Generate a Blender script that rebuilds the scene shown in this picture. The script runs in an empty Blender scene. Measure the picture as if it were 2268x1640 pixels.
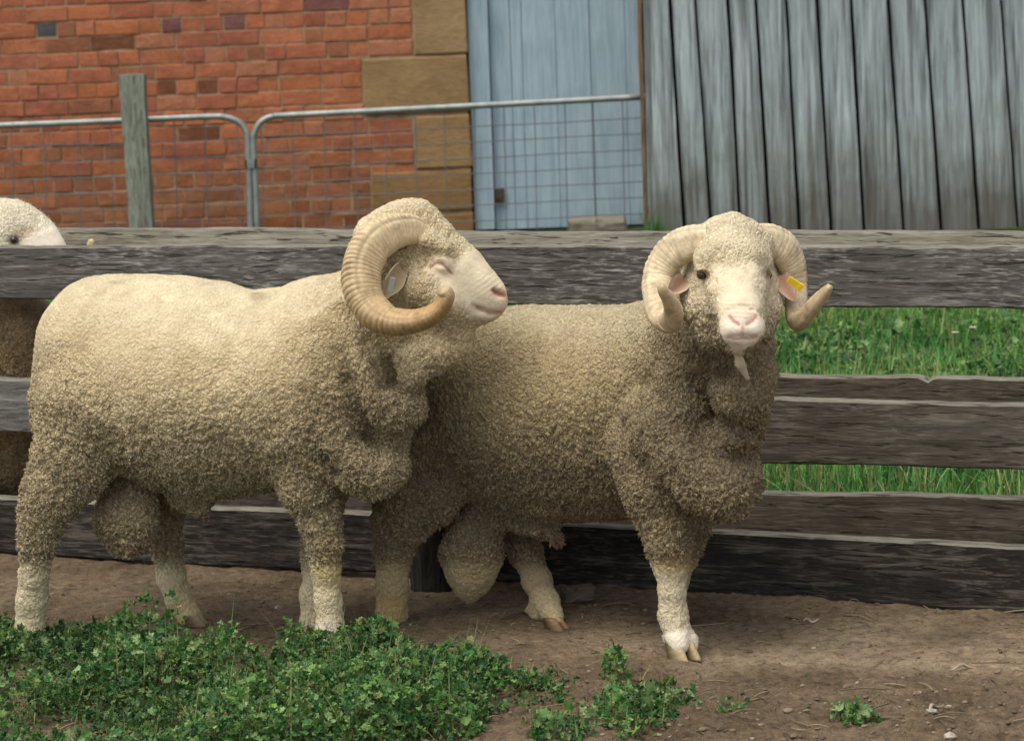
import bpy, math, random
import numpy as np
from mathutils import Matrix, Vector

# ------------------------------------------------------------------ camera, sky, sun, exposure
W, H, F = 2268.0, 1640.0, 6300.0          # reference frame in which distances were surveyed
CAM_H = 1.5
PITCH = math.atan(894.0 / F)
ROLL = math.radians(2.27)
scene = bpy.context.scene
cam_data = bpy.data.cameras.new("camera")
cam = bpy.data.objects.new("camera", cam_data)
scene.collection.objects.link(cam)
cam_data.sensor_width = 36.0
cam_data.lens = 36.0 * F / W
cam_data.clip_end = 400.0
cam_data.dof.use_dof = True
cam_data.dof.focus_distance = 6.2
cam_data.dof.aperture_fstop = 9.5
CAM_M = Matrix.Rotation(math.pi / 2 - PITCH, 4, 'X') @ Matrix.Rotation(-ROLL, 4, 'Z')
cam.matrix_world = Matrix.Translation((0, 0, CAM_H)) @ CAM_M
scene.camera = cam

world = bpy.data.worlds.new("World")
scene.world = world
world.use_nodes = True
wn = world.node_tree.nodes
wl = world.node_tree.links
for n in list(wn):
    wn.remove(n)
SUN_EL, SUN_AZ = math.radians(66), math.radians(-135)   # azimuth measured from +Y towards +X
sky = wn.new("ShaderNodeTexSky")
sky.sky_type = 'NISHITA'
sky.sun_disc = False
sky.sun_elevation = SUN_EL
sky.sun_rotation = SUN_AZ
sky.air_density = 1.0
sky.dust_density = 2.5
sky.ozone_density = 0.6
desat = wn.new("ShaderNodeHueSaturation")
desat.inputs["Saturation"].default_value = 0.24
bg = wn.new("ShaderNodeBackground")
bg.inputs["Strength"].default_value = 0.132
wo = wn.new("ShaderNodeOutputWorld")
wl.new(sky.outputs[0], desat.inputs["Color"])
wl.new(desat.outputs[0], bg.inputs[0])
wl.new(bg.outputs[0], wo.inputs[0])

sun_d = bpy.data.lights.new("sun", 'SUN')
sun_d.energy = 1.35
sun_d.angle = math.radians(50)
sun_d.color = (1.0, 0.925, 0.75)
sun = bpy.data.objects.new("sun", sun_d)
scene.collection.objects.link(sun)
sdir = Vector((math.sin(SUN_AZ) * math.cos(SUN_EL), math.cos(SUN_AZ) * math.cos(SUN_EL), math.sin(SUN_EL)))
sun.rotation_euler = sdir.to_track_quat('Z', 'Y').to_euler()
sun.location = sdir * 30

scene.view_settings.view_transform = 'Standard'
scene.view_settings.look = 'None'
scene.view_settings.gamma = 1.0
scene.view_settings.exposure = 0.74

# ------------------------------------------------------------------ helpers
R3 = np.array(CAM_M.to_3x3())
C0 = np.array((0.0, 0.0, CAM_H))
rng = np.random.default_rng(7)
random.seed(7)


def at(x, y, Y):
    """point of the place at distance Y from the camera plane, seen at survey position (x, y)"""
    d = R3 @ np.array(((x - W / 2) / F, -(y - H / 2) / F, -1.0))
    return C0 + d * (Y / d[1])


def ground_at(x, y, z=0.0):
    d = R3 @ np.array(((x - W / 2) / F, -(y - H / 2) / F, -1.0))
    return C0 + d * ((z - CAM_H) / d[2])


def proj(P):
    q = (P - C0) @ R3
    return np.stack([W / 2 + F * q[:, 0] / -q[:, 2], H / 2 - F * q[:, 1] / -q[:, 2]], 1)


def link(o):
    scene.collection.objects.link(o)
    return o


def tag(o, label=None, cat=None, group=None, kind=None):
    if label: o["label"] = label
    if cat: o["category"] = cat
    if group: o["group"] = group
    if kind: o["kind"] = kind
    return o


def empty(name, loc):
    o = bpy.data.objects.new(name, None)
    o.empty_display_size = 0.1
    o.location = tuple(float(v) for v in loc)
    return link(o)


def adopt(o, parent):
    """keep o where it stands, as a part of parent"""
    if parent is not None:
        o.parent = parent
        off = Vector((0, 0, 0))
        p = parent
        while p is not None:
            off += p.location
            p = p.parent
        o.location = Vector(o.location) - off
    return o


def mesh_np(name, V, Fc, smooth=True):
    """Fc: list of index arrays (n,3)/(n,4) or list of tuples"""
    me = bpy.data.meshes.new(name)
    V = np.asarray(V, dtype=np.float32)
    if isinstance(Fc, np.ndarray):
        Fc = [Fc]
    if len(Fc) and isinstance(Fc[0], np.ndarray):
        loops = np.concatenate([f.reshape(-1) for f in Fc]).astype(np.int32)
        tot = np.concatenate([np.full(len(f), f.shape[1]) for f in Fc]).astype(np.int32)
        start = np.concatenate([[0], np.cumsum(tot)[:-1]]).astype(np.int32)
        me.vertices.add(len(V)); me.vertices.foreach_set("co", V.reshape(-1))
        me.loops.add(len(loops)); me.loops.foreach_set("vertex_index", loops)
        me.polygons.add(len(tot)); me.polygons.foreach_set("loop_start", start)
        me.update(calc_edges=True)
        me.validate()
    else:
        me.from_pydata([tuple(map(float, v)) for v in V], [], [tuple(map(int, f)) for f in Fc])
        me.update()
    me.polygons.foreach_set("use_smooth", np.full(len(me.polygons), bool(smooth)))
    return me


def obj(name, me, mat=None, parent=None, loc=(0, 0, 0)):
    o = bpy.data.objects.new(name, me)
    if mat is not None and not me.materials:
        me.materials.append(mat)
    o.location = tuple(float(v) for v in loc)
    link(o)
    return adopt(o, parent)


def set_attr(me, name, arr):
    arr = np.asarray(arr, dtype=np.float32)
    if arr.ndim == 1:
        a = me.attributes.new(name, 'FLOAT', 'POINT')
        a.data.foreach_set("value", arr)
    else:
        if arr.shape[1] == 3:
            arr = np.concatenate([arr, np.ones((len(arr), 1), np.float32)], 1)
        a = me.attributes.new(name, 'FLOAT_COLOR', 'POINT')
        a.data.foreach_set("color", arr.reshape(-1))


# ---- numpy noise
def _hash(ix, iy, iz, s):
    n = (ix * 374761393 + iy * 668265263 + iz * 2147483647 * 0 + iz * 1274126177 + s * 974711) & 0xFFFFFFFF
    n = ((n ^ (n >> 13)) * 1274126177) & 0xFFFFFFFF
    n = ((n ^ (n >> 16)) * 2246822519) & 0xFFFFFFFF
    return ((n ^ (n >> 15)) & 0xFFFFFF) / float(0xFFFFFF)


def vnoise(P, scale, seed=0):
    q = np.asarray(P, dtype=np.float64) * scale
    i = np.floor(q).astype(np.int64)
    f = q - i
    f = f * f * (3 - 2 * f)
    out = 0
    for a in (0, 1):
        for b in (0, 1):
            for c in (0, 1):
                w = (f[:, 0] if a else 1 - f[:, 0]) * (f[:, 1] if b else 1 - f[:, 1]) * (f[:, 2] if c else 1 - f[:, 2])
                out = out + w * _hash(i[:, 0] + a, i[:, 1] + b, i[:, 2] + c, seed)
    return out * 2 - 1


def fbm(P, scale, oct=4, seed=0):
    s, a, t = 0, 1.0, 0
    for k in range(oct):
        s = s + a * vnoise(P, scale * 2 ** k, seed + k * 17)
        t += a
        a *= 0.5
    return s / t


def worley(P, scale, seed=0):
    """F1 and F2 distance in cell units"""
    q = np.asarray(P, dtype=np.float64) * scale
    i = np.floor(q).astype(np.int64)
    f1 = np.full(len(q), 9.0); f2 = np.full(len(q), 9.0)
    for a in (-1, 0, 1):
        for b in (-1, 0, 1):
            for c in (-1, 0, 1):
                ix, iy, iz = i[:, 0] + a, i[:, 1] + b, i[:, 2] + c
                dx = ix + _hash(ix, iy, iz, seed) - q[:, 0]
                dy = iy + _hash(ix, iy, iz, seed + 1) - q[:, 1]
                dz = iz + _hash(ix, iy, iz, seed + 2) - q[:, 2]
                d = dx * dx + dy * dy + dz * dz
                m = d < f1
                f2 = np.where(m, f1, np.minimum(f2, d))
                f1 = np.where(m, d, f1)
    return np.sqrt(f1), np.sqrt(f2)


def smst(e0, e1, x):
    t = np.clip((x - e0) / (e1 - e0), 0, 1)
    return t * t * (3 - 2 * t)


def spline(pts, n):
    """Catmull-Rom through rows of pts"""
    P = np.asarray(pts, dtype=float)
    P = np.vstack([2 * P[0] - P[1], P, 2 * P[-1] - P[-2]])
    m = len(P) - 3
    out = []
    for t in np.linspace(0, m, n):
        k = min(int(t), m - 1)
        u = t - k
        a, b, c, d = P[k], P[k + 1], P[k + 2], P[k + 3]
        out.append(0.5 * ((2 * b) + (c - a) * u + (2 * a - 5 * b + 4 * c - d) * u * u + (3 * b - a - 3 * c + d) * u ** 3))
    return np.array(out)


def tube(path, rad, nseg=8, cap=True):
    """swept tube; path (n,3), rad scalar or (n,) -> V, F"""
    path = np.asarray(path, float)
    n = len(path)
    rad = np.broadcast_to(np.asarray(rad, float), (n,))
    T = np.gradient(path, axis=0)
    T /= np.linalg.norm(T, axis=1)[:, None] + 1e-12
    up = np.array((0, 0, 1.0)) if abs(T[0, 2]) < 0.9 else np.array((1.0, 0, 0))
    N = np.cross(T[0], up); N /= np.linalg.norm(N)
    V = []
    th = np.linspace(0, 2 * math.pi, nseg, endpoint=False)
    for i in range(n):
        N = N - T[i] * (N @ T[i]); N /= np.linalg.norm(N)
        B = np.cross(T[i], N)
        V.append(path[i] + rad[i] * (np.cos(th)[:, None] * N + np.sin(th)[:, None] * B))
    V = np.concatenate(V)
    i = np.arange(n - 1)[:, None] * nseg
    j = np.arange(nseg)[None]
    a = i + j; b = i + (j + 1) % nseg
    Q = np.stack([a, b, b + nseg, a + nseg], -1).reshape(-1, 4)
    Fs = [Q]
    if cap:
        V = np.vstack([V, path[0], path[-1]])
        k = np.arange(nseg)
        Fs.append(np.stack([np.full(nseg, n * nseg), (k + 1) % nseg, k], 1))
        Fs.append(np.stack([np.full(nseg, n * nseg + 1), (n - 1) * nseg + k, (n - 1) * nseg + (k + 1) % nseg], 1))
    return V, Fs


def join(parts):
    V, Q, T, off = [], [], [], 0
    for v, fs in parts:
        V.append(v)
        for f in (fs if isinstance(fs, list) else [fs]):
            (Q if f.shape[1] == 4 else T).append(f + off)
        off += len(v)
    out = []
    if Q: out.append(np.concatenate(Q))
    if T: out.append(np.concatenate(T))
    return np.concatenate(V), out


# ---- materials
def new_mat(name, rough=0.8, spec=0.3):
    m = bpy.data.materials.new(name)
    m.use_nodes = True
    nt = m.node_tree
    b = nt.nodes["Principled BSDF"]
    b.inputs["Roughness"].default_value = rough
    b.inputs["Specular IOR Level"].default_value = spec
    return m, nt, b


def nd(nt, t, **kw):
    n = nt.nodes.new(t)
    for k, v in kw.items():
        if k in n.inputs:
            n.inputs[k].default_value = v
        else:
            setattr(n, k, v)
    return n


def noise(nt, vec, scale, detail=4, rough=0.55, dist=0.0):
    n = nd(nt, "ShaderNodeTexNoise", Scale=scale, Detail=detail, Roughness=rough, Distortion=dist)
    if vec is not None: nt.links.new(vec, n.inputs["Vector"])
    return n.outputs[0]


def ramp(nt, fac, stops):
    r = nd(nt, "ShaderNodeValToRGB")
    e = r.color_ramp.elements
    while len(e) < len(stops): e.new(0.5)
    for i, (p, c) in enumerate(stops):
        e[i].position = p
        e[i].color = (*c, 1) if len(c) == 3 else c
    nt.links.new(fac, r.inputs[0])
    return r.outputs[0]


def mix(nt, fac, a, b, mode='MIX'):
    m = nd(nt, "ShaderNodeMix", data_type='RGBA', blend_type=mode)
    for s, v in ((0, fac), (6, a), (7, b)):
        if isinstance(v, (int, float)): m.inputs[s].default_value = v
        elif isinstance(v, tuple): m.inputs[s].default_value = (*v, 1) if len(v) == 3 else v
        else: nt.links.new(v, m.inputs[s])
    return m.outputs[2]


def math_(nt, op, a, b=0.0):
    m = nd(nt, "ShaderNodeMath", operation=op)
    for s, v in ((0, a), (1, b)):
        if isinstance(v, (int, float)): m.inputs[s].default_value = v
        else: nt.links.new(v, m.inputs[s])
    return m.outputs[0]


def mapping(nt, vec, scale=(1, 1, 1), loc=(0, 0, 0)):
    m = nd(nt, "ShaderNodeMapping")
    m.inputs["Scale"].default_value = scale
    m.inputs["Location"].default_value = loc
    nt.links.new(vec, m.inputs["Vector"])
    return m.outputs[0]


def bump(nt, bsdf, height, strength=0.5, dist=0.01):
    b = nd(nt, "ShaderNodeBump", Strength=strength, Distance=dist)
    nt.links.new(height, b.inputs["Height"])
    nt.links.new(b.outputs[0], bsdf.inputs["Normal"])


def objcoord(nt, rnd=True):
    tc = nd(nt, "ShaderNodeTexCoord")
    v = tc.outputs["Object"]
    if rnd:
        oi = nd(nt, "ShaderNodeObjectInfo")
        s = nd(nt, "ShaderNodeVectorMath", operation='SCALE'); s.inputs[0].default_value = (37, 51, 23)
        nt.links.new(oi.outputs["Random"], s.inputs["Scale"])
        a = nd(nt, "ShaderNodeVectorMath", operation='ADD')
        nt.links.new(v, a.inputs[0]); nt.links.new(s.outputs[0], a.inputs[1])
        v = a.outputs[0]
    return v


def wood_mat(name, dark, mid, light, fleck=0.5, rough=0.85, axis='X', wear=0.5):
    """weathered timber, grain running along the local axis"""
    m, nt, b = new_mat(name, rough, 0.2)
    v = objcoord(nt)
    sc = {'X': (1, 10, 10), 'Z': (10, 10, 1)}[axis]
    vg = mapping(nt, v, tuple(s * 1.6 for s in sc))
    vf = mapping(nt, v, tuple(s * 4.5 for s in sc))
    g1 = noise(nt, vg, 3.0, 6, 0.65, 0.6)
    g2 = noise(nt, vf, 4.0, 5, 0.7)
    patch = noise(nt, v, 5.0, 3, 0.6)
    c = ramp(nt, g1, [(0.3, dark), (0.55, mid), (0.8, light)])
    g3 = noise(nt, mapping(nt, v, {'X': (9, 40, 48), 'Z': (48, 40, 9)}[axis]), 2.6, 4, 0.6, 0.4)
    fl = ramp(nt, math_(nt, 'ADD', math_(nt, 'MULTIPLY', g2, 0.45), math_(nt, 'MULTIPLY', g3, 0.55)), [(0.50, (0, 0, 0)), (0.60, (1, 1, 1))])
    pm = ramp(nt, patch, [(0.36, (0, 0, 0)), (0.66, (1, 1, 1))])
    f = math_(nt, 'MULTIPLY', fl, math_(nt, 'MULTIPLY', pm, fleck))
    c = mix(nt, f, c, light)
    crack = ramp(nt, noise(nt, mapping(nt, v, tuple(s * 2.2 for s in sc)), 5.0, 3, 0.5, 0.3), [(0.33, (1, 1, 1)), (0.42, (0, 0, 0))])
    c = mix(nt, math_(nt, 'MULTIPLY', crack, wear), c, tuple(x * 0.35 for x in dark))
    kv = nd(nt, "ShaderNodeTexVoronoi", Scale=1.0)
    nt.links.new(mapping(nt, v, {'X': (1.6, 5, 9), 'Z': (9, 5, 1.6)}[axis]), kv.inputs["Vector"])
    knot = ramp(nt, math_(nt, 'ADD', kv.outputs["Distance"], math_(nt, 'MULTIPLY', math_(nt, 'SUBTRACT', g2, 0.5), 0.10)), [(0.06, (1, 1, 1)), (0.12, (0, 0, 0))])
    c = mix(nt, math_(nt, 'MULTIPLY', knot, 0.7), c, tuple(x * 0.5 for x in dark))
    nt.links.new(c, b.inputs["Base Color"])
    h = math_(nt, 'SUBTRACT', math_(nt, 'ADD', g1, math_(nt, 'MULTIPLY', g2, 0.6)), crack)
    bump(nt, b, h, 0.7, 0.006)
    return m
# ------------------------------------------------------------------ ground (one sheet to the horizon)
def axis_lines(lo, hi, step, far_lo, far_hi):
    fine = np.arange(lo, hi, step)
    out = [fine]
    a, s = lo, step
    left = []
    while a > far_lo:
        s *= 1.35; a -= s; left.append(a)
    a, s = hi, step
    right = []
    while a < far_hi:
        right.append(a); s *= 1.35; a += s
    right.append(far_hi)
    return np.concatenate([np.array(left[::-1]), fine, np.array(right)])


FENCE_L, FENCE_R = at(0, 1240, 7.47), at(2268, 1365, 6.36)


def fence_Y(X):
    t = (X - FENCE_L[0]) / (FENCE_R[0] - FENCE_L[0])
    return FENCE_L[1] + t * (FENCE_R[1] - FENCE_L[1])


def ground_h(P):
    """relief of the yard, P (n,3)"""
    h = fbm(P, 1.3, 3, 5) * 0.018
    h += fbm(P, 9, 4, 9) * 0.010
    fine = vnoise(P, 45, 21) * 0.5 + vnoise(P, 90, 22) * 0.35 + vnoise(P, 24, 24) * 0.5
    rough_zone = 0.6 + 0.8 * smst(6.0, 5.75, P[:, 1] + 0.10 * vnoise(P, 3, 33))
    w1, _ = worley(P, 38, 40)
    clod = np.clip(0.42 - w1, 0, 1) * (vnoise(P, 7, 44) > 0.05)
    h += (fine * 0.0085 + clod * 0.028) * rough_zone
    return h


gx = axis_lines(-1.75, 1.75, 0.0125, -60, 60)
gy = axis_lines(5.2, 7.6, 0.0125, -12, 160)
GX, GY = np.meshgrid(gx, gy, indexing='ij')
GP = np.stack([GX.ravel(), GY.ravel(), np.zeros(GX.size)], 1)
near = (np.abs(GP[:, 0]) < 2.2) & (GP[:, 1] > 4.6) & (GP[:, 1] < 8.2)
gh = np.zeros(len(GP))
gh[near] = ground_h(GP[near])
fade = smst(2.2, 1.7, np.abs(GP[:, 0])) * smst(4.6, 5.2, GP[:, 1]) * smst(8.2, 7.6, GP[:, 1])
GP[:, 2] = gh * fade
# colour of the soil: tan trodden strip, darker damp soil near the camera, green beyond the fence
tanb = fbm(GP, 1.1, 3, 61) * 0.25
trod = smst(5.80, 6.04, GP[:, 1] + 0.16 * (GP[:, 0] - 0.6) + 0.14 * fbm(GP, 5, 4, 62)) * smst(6.55, 6.25, GP[:, 1] + tanb * 0.8 + 0.1 * (GP[:, 0])) * smst(-0.9, 0.7, GP[:, 0] + tanb)
edge = np.exp(-((GP[:, 1] + 0.19 * (GP[:, 0] - 0.55) - 5.99 + 0.05 * fbm(GP, 5, 3, 63)) / (0.06 + 0.03 * vnoise(GP, 4, 66))) ** 2) * (0.7 + 0.5 * vnoise(GP, 9, 67)) * smst(0.25, 0.8, GP[:, 0])
back = smst(0.05, 0.4, GP[:, 1] - fence_Y(GP[:, 0]) * 1.06)
nI, nJ = GX.shape
ii, jj = np.meshgrid(np.arange(nI - 1), np.arange(nJ - 1), indexing='ij')
q = (ii * nJ + jj).ravel()
GF = np.stack([q, q + nJ, q + nJ + 1, q + 1], 1)
g_me = mesh_np("ground", GP, GF)
set_attr(g_me, "trod", np.clip(trod * (0.55 + 0.6 * fbm(GP, 6, 3, 65)) + edge * 1.15, 0, 1.5))
set_attr(g_me, "back", back)
m, nt, b = new_mat("soil", 0.95, 0.1)
geo = nd(nt, "ShaderNodeNewGeometry").outputs["Position"]
n1 = noise(nt, geo, 3.2, 6, 0.62)
n2 = noise(nt, geo, 42, 6, 0.78)
n3 = noise(nt, geo, 190, 3, 0.7)
dry = nd(nt, "ShaderNodeAttribute", attribute_name="trod").outputs["Fac"]
bk = nd(nt, "ShaderNodeAttribute", attribute_name="back").outputs["Fac"]
c = ramp(nt, n1, [(0.3, (0.145, 0.105, 0.070)), (0.5, (0.245, 0.180, 0.120)), (0.75, (0.36, 0.275, 0.185))])
c = mix(nt, dry, c, mix(nt, n1, (0.37, 0.275, 0.18), (0.60, 0.48, 0.335)))
c = mix(nt, 0.75, c, ramp(nt, n2, [(0.34, (0.22, 0.20, 0.19)), (0.5, (0.85, 0.83, 0.8)), (0.68, (1.4, 1.36, 1.28))]), 'MULTIPLY')
spk = ramp(nt, n3, [(0.64, (0, 0, 0)), (0.74, (1, 1, 1))])
c = mix(nt, math_(nt, 'MULTIPLY', spk, 0.45), c, (0.34, 0.28, 0.21))
c = mix(nt, bk, c, mix(nt, n1, (0.035, 0.05, 0.018), (0.06, 0.10, 0.03)))
nt.links.new(c, b.inputs["Base Color"])
bump(nt, b, math_(nt, 'ADD', n2, math_(nt, 'MULTIPLY', n3, 0.5)), 1.0, 0.022)
ground = obj("ground", g_me, m)
tag(ground, kind="structure")


def gz(X, Y):
    P = np.array([[X, Y, 0.0]])
    f = float(smst(2.2, 1.7, abs(X)) * smst(4.6, 5.2, Y) * smst(8.2, 7.6, Y))
    return float(ground_h(P)[0]) * f


# ------------------------------------------------------------------ brick wall with stone quoins
WALL_Y = 16.15
brick_m, nt, b = new_mat("brick_clay", 0.9, 0.15)
v = objcoord(nt)
oi = nd(nt, "ShaderNodeObjectInfo")
n1 = noise(nt, v, 9, 5, 0.65)
n2 = noise(nt, v, 70, 3, 0.7)
sc_ = mapping(nt, v, (6, 6, 38))
n3 = noise(nt, sc_, 3, 3, 0.6, 1.0)
c = mix(nt, 0.8, oi.outputs["Color"], ramp(nt, n1, [(0.28, (0.7, 0.66, 0.64)), (0.5, (0.98, 0.98, 0.98)), (0.72, (1.2, 1.2, 1.18))]), 'MULTIPLY')
c = mix(nt, 0.6, c, ramp(nt, n2, [(0.3, (0.55, 0.55, 0.55)), (0.6, (1.1, 1.1, 1.1))]), 'MULTIPLY')
c = mix(nt, math_(nt, 'MULTIPLY', ramp(nt, n3, [(0.58, (0, 0, 0)), (0.72, (1, 1, 1))]), 0.35), c, (0.36, 0.20, 0.13))
nt.links.new(c, b.inputs["Base Color"])
bump(nt, b, math_(nt, 'ADD', n1, math_(nt, 'MULTIPLY', n2, 0.5)), 0.4, 0.010)

mortar_m, nt, b = new_mat("mortar", 0.95, 0.1)
v = objcoord(nt, False)
c = ramp(nt, noise(nt, v, 8, 5, 0.6), [(0.3, (0.19, 0.115, 0.07)), (0.5, (0.33, 0.215, 0.135)), (0.75, (0.44, 0.32, 0.22))])
nt.links.new(c, b.inputs["Base Color"])
bump(nt, b, noise(nt, v, 60, 4, 0.7), 0.8, 0.01)

stone_m, nt, b = new_mat("sandstone", 0.9, 0.15)
v = objcoord(nt)
n1 = noise(nt, v, 4, 5, 0.6)
n2 = noise(nt, mapping(nt, v, (4, 4, 16)), 3.0, 7, 0.75, 1.2)
n3 = noise(nt, v, 90, 3, 0.7)
c = ramp(nt, n2, [(0.25, (0.24, 0.155, 0.075)), (0.5, (0.34, 0.235, 0.125)), (0.8, (0.42, 0.31, 0.185))])
c = mix(nt, 0.6, c, ramp(nt, n1, [(0.3, (0.65, 0.6, 0.55)), (0.7, (1.15, 1.12, 1.05))]), 'MULTIPLY')
c = mix(nt, 1.0, c, nd(nt, "ShaderNodeObjectInfo").outputs["Color"], 'MULTIPLY')
nt.links.new(c, b.inputs["Base Color"])
bump(nt, b, math_(nt, 'ADD', n2, math_(nt, 'MULTIPLY', n3, 0.6)), 0.7, 0.015)


def worn_block(name, L, Hh, D, seed, rag=0.004, bev=0.008, sub=3):
    """block centred on origin, front face at -D/2, worn arrises; about 40-60 faces"""
    r = np.random.default_rng(seed)
    nx = max(2, sub)
    xs = np.linspace(-L / 2 + bev, L / 2 - bev, nx)
    zs = np.linspace(-Hh / 2 + bev, Hh / 2 - bev, 3)
    ring = [(x, zs[0]) for x in xs] + [(xs[-1], zs[1])] + [(x, zs[-1]) for x in xs[::-1]] + [(xs[0], zs[1])]
    ring = np.array(ring)
    n = len(ring)
    out = ring + np.sign(np.round(ring / np.array([L / 2 - bev, Hh / 2 - bev]), 3).astype(int)) * bev
    jit = r.normal(0, rag, (n, 2))
    front = np.column_stack([ring[:, 0], np.full(n, -D / 2) + r.normal(0, rag * 0.4, n), ring[:, 1]])
    mid = np.column_stack([out[:, 0] + jit[:, 0], np.full(n, -D / 2 + bev), out[:, 1] + jit[:, 1]])
    bk_ = np.column_stack([out[:, 0], np.full(n, D / 2), out[:, 1]])
    V = np.vstack([front, mid, bk_, [[0, -D / 2 - abs(r.normal(0, rag * 0.5)), 0]]])
    Fq, Ft = [], []
    for k in range(n):
        k2 = (k + 1) % n
        Fq.append((k, n + k, n + k2, k2))
        Fq.append((n + k, 2 * n + k, 2 * n + k2, n + k2))
        Ft.append((3 * n, k, k2))
    return mesh_np(name, V, [np.array(Fq), np.array(Ft)], smooth=False)


wall_root = empty("brick_wall", (at(300, 300, WALL_Y)[0], WALL_Y, 0))
tag(wall_root, "red brick wall with sandstone corner blocks behind the pipe gates", "wall")
pitch = 0.0877
z_joint = at(36, 52, WALL_Y)[2]
k0 = int(math.ceil(z_joint / pitch))
row_bottom0 = z_joint - k0 * pitch          # bottom of the first course
x_left_view = at(0, 250, WALL_Y)[0]
x_end_short = at(908, 60, WALL_Y)[0]       # bricks end against quoins here
x_end_long = at(800, 190, WALL_Y)[0]
WALL_X0 = x_left_view - 0.25
# quoins: (x0,x1,y0,y1) surveyed
quoins = [(911, 1034, -110, 122), (803, 1036, 124, 252), (917, 1044, 254, 374), (822, 1047, 377, 470), (905, 1052, 472, 560)]
qrect = []
for (xa, xb, ya, yb) in quoins:
    ym = (ya + yb) / 2
    A, B = at((xa + xb) / 2, ya, WALL_Y), at((xa + xb) / 2, yb, WALL_Y)
    l, r_ = at(xa, ym, WALL_Y)[0], at(xb, ym, WALL_Y)[0]
    qrect.append((l, r_, B[2], A[2]))
QR = max(q_[1] for q_ in qrect)
qrect = [(l, QR - 0.002 * i, z0, z1) for i, (l, r_, z0, z1) in enumerate(qrect)]
top_q = qrect[0][3]
qrect.append((x_end_long, QR - 0.012, top_q + 0.006, top_q + 0.33))
qrect.append((x_end_short, QR - 0.014, top_q + 0.336, top_q + 0.9))
for i, (l, r_, z0, z1) in enumerate(qrect):
    me = worn_block("quoin_stone", r_ - l - 0.012, z1 - z0 - 0.012, 0.2, 300 + i, 0.003, 0.008, 5)
    o = obj("quoin_stone", me, stone_m, wall_root, ((l + r_) / 2, WALL_Y + 0.085, (z0 + z1) / 2))
    o.color = [(1, 1, 1, 1), (0.95, 0.9, 0.85, 1), (0.95, 0.88, 0.80, 1), (0.82, 0.72, 0.62, 1), (0.8, 0.68, 0.58, 1), (1, 1, 1, 1), (1, 1, 1, 1)][i]


def row_right(z):
    for (l, r_, z0, z1) in qrect:
        if z0 - 0.02 <= z <= z1 + 0.02:
            return l
    return x_end_short


str_me = [worn_block("brick", 1.0, 1.0, 1.0, 400 + i) for i in range(1)]
stretchers = [worn_block("stretcher_brick", 0.234, pitch - 0.0085, 0.11, 410 + i, 0.0026, 0.0045, 5) for i in range(7)]
headers = [worn_block("header_brick", 0.109, pitch - 0.0085, 0.11, 430 + i, 0.0026, 0.0045, 3) for i in range(7)]
for me in stretchers + headers:
    me.materials.append(brick_m)
reds = [(0.37, 0.128, 0.064), (0.39, 0.142, 0.070), (0.345, 0.118, 0.063), (0.405, 0.14, 0.061), (0.34, 0.115, 0.068), (0.37, 0.15, 0.082)]
extra = []            # bricks outside the picture, one joined part
special = {(119, 69): (0.075, 0.08, 0.085), (391, 60): (0.17, 0.07, 0.068), (531, 57): (0.20, 0.085, 0.078), (722, 14): (0.20, 0.085, 0.075)}
holes = [(216, 112), (470, 182), (384, 184), (465, 283)]
spec_w = {k: at(k[0], k[1], WALL_Y) for k in special}
hole_w = [at(h_[0], h_[1], WALL_Y) for h_ in holes]
r_ = np.random.default_rng(12)
used_sp = set()
nrow = 0
z = row_bottom0
row = 0
while z < 2.95:
    zc = z + pitch / 2
    xr = row_right(zc)
    header = ((k0 - row) % 2 == 1)
    px_row = k0 - row
    x = xr - 0.006
    first = True
    while x > WALL_X0 - 2.2:
        head = header if r_.random() > 0.12 else (not header)
        if first and not header and r_.random() < 0.5:
            head = True
        first = False
        base = 0.107 if head else 0.232
        Lb = base * r_.uniform(0.93, 1.07)
        cx = x - Lb / 2
        sx = Lb / base
        me = (headers if head else stretchers)[int(r_.integers(7))]
        low = float(smst(0.75, 0.15, zc))
        col = np.array(reds[int(r_.integers(len(reds)))]) * r_.uniform(0.9, 1.1)
        if r_.random() < 0.10: col = np.array((0.29, 0.115, 0.062)) * r_.uniform(0.9, 1.2)
        col = col * (1 - 0.46 * low) + np.array((0.24, 0.135, 0.065)) * 0.40 * low * r_.uniform(0.2, 1.2)
        up = float(smst(1.2, 1.55, zc))
        col = col * (1 - 0.35 * up) + np.array((0.40, 0.115, 0.085)) * 0.35 * up
        rec = min(0.0025, r_.normal(-0.001, 0.003) + abs(r_.normal(0, 0.003)) * low)
        for k, Pw in spec_w.items():
            if abs(Pw[2] - zc) < pitch / 2 and abs(Pw[0] - cx) < Lb / 2 + 0.004 and k not in used_sp: col = np.array(special[k]); used_sp.add(k)
        for Pw in hole_w:
            if abs(Pw[2] - zc) < pitch / 2 and abs(Pw[0] - cx) < Lb / 2 + 0.007:
                rec = 0.0025; col = np.array((0.17, 0.065, 0.035))  # no recess cut; the hole's darkness is put into the brick colour
        in_view = cx + Lb / 2 > x_left_view - 0.03 and zc < 1.66 and zc > 0.02
        P = (cx, WALL_Y + 0.055 + rec, zc + r_.normal(0, 0.0012))
        if in_view:
            o = bpy.data.objects.new("brick", me)
            o.location = P
            o.scale = (sx, 1, 1)
            o.rotation_euler = (0, r_.normal(0, 0.006), 0)
            o.color = (*map(float, col), 1)
            link(o); adopt(o, wall_root)
            nrow += 1
        else:
            va = np.empty(len(me.vertices) * 3, np.float32); me.vertices.foreach_get("co", va)
            extra.append((va.reshape(-1, 3) * (sx, 1, 1) + np.array(P), [np.array([p.vertices[:] for p in me.polygons if len(p.vertices) == 4]), np.array([p.vertices[:] for p in me.polygons if len(p.vertices) == 3])]))
        x -= Lb + 0.0075 * r_.uniform(0.6, 1.4)
    z += pitch
    row += 1
V, Fs = join(extra)
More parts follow.
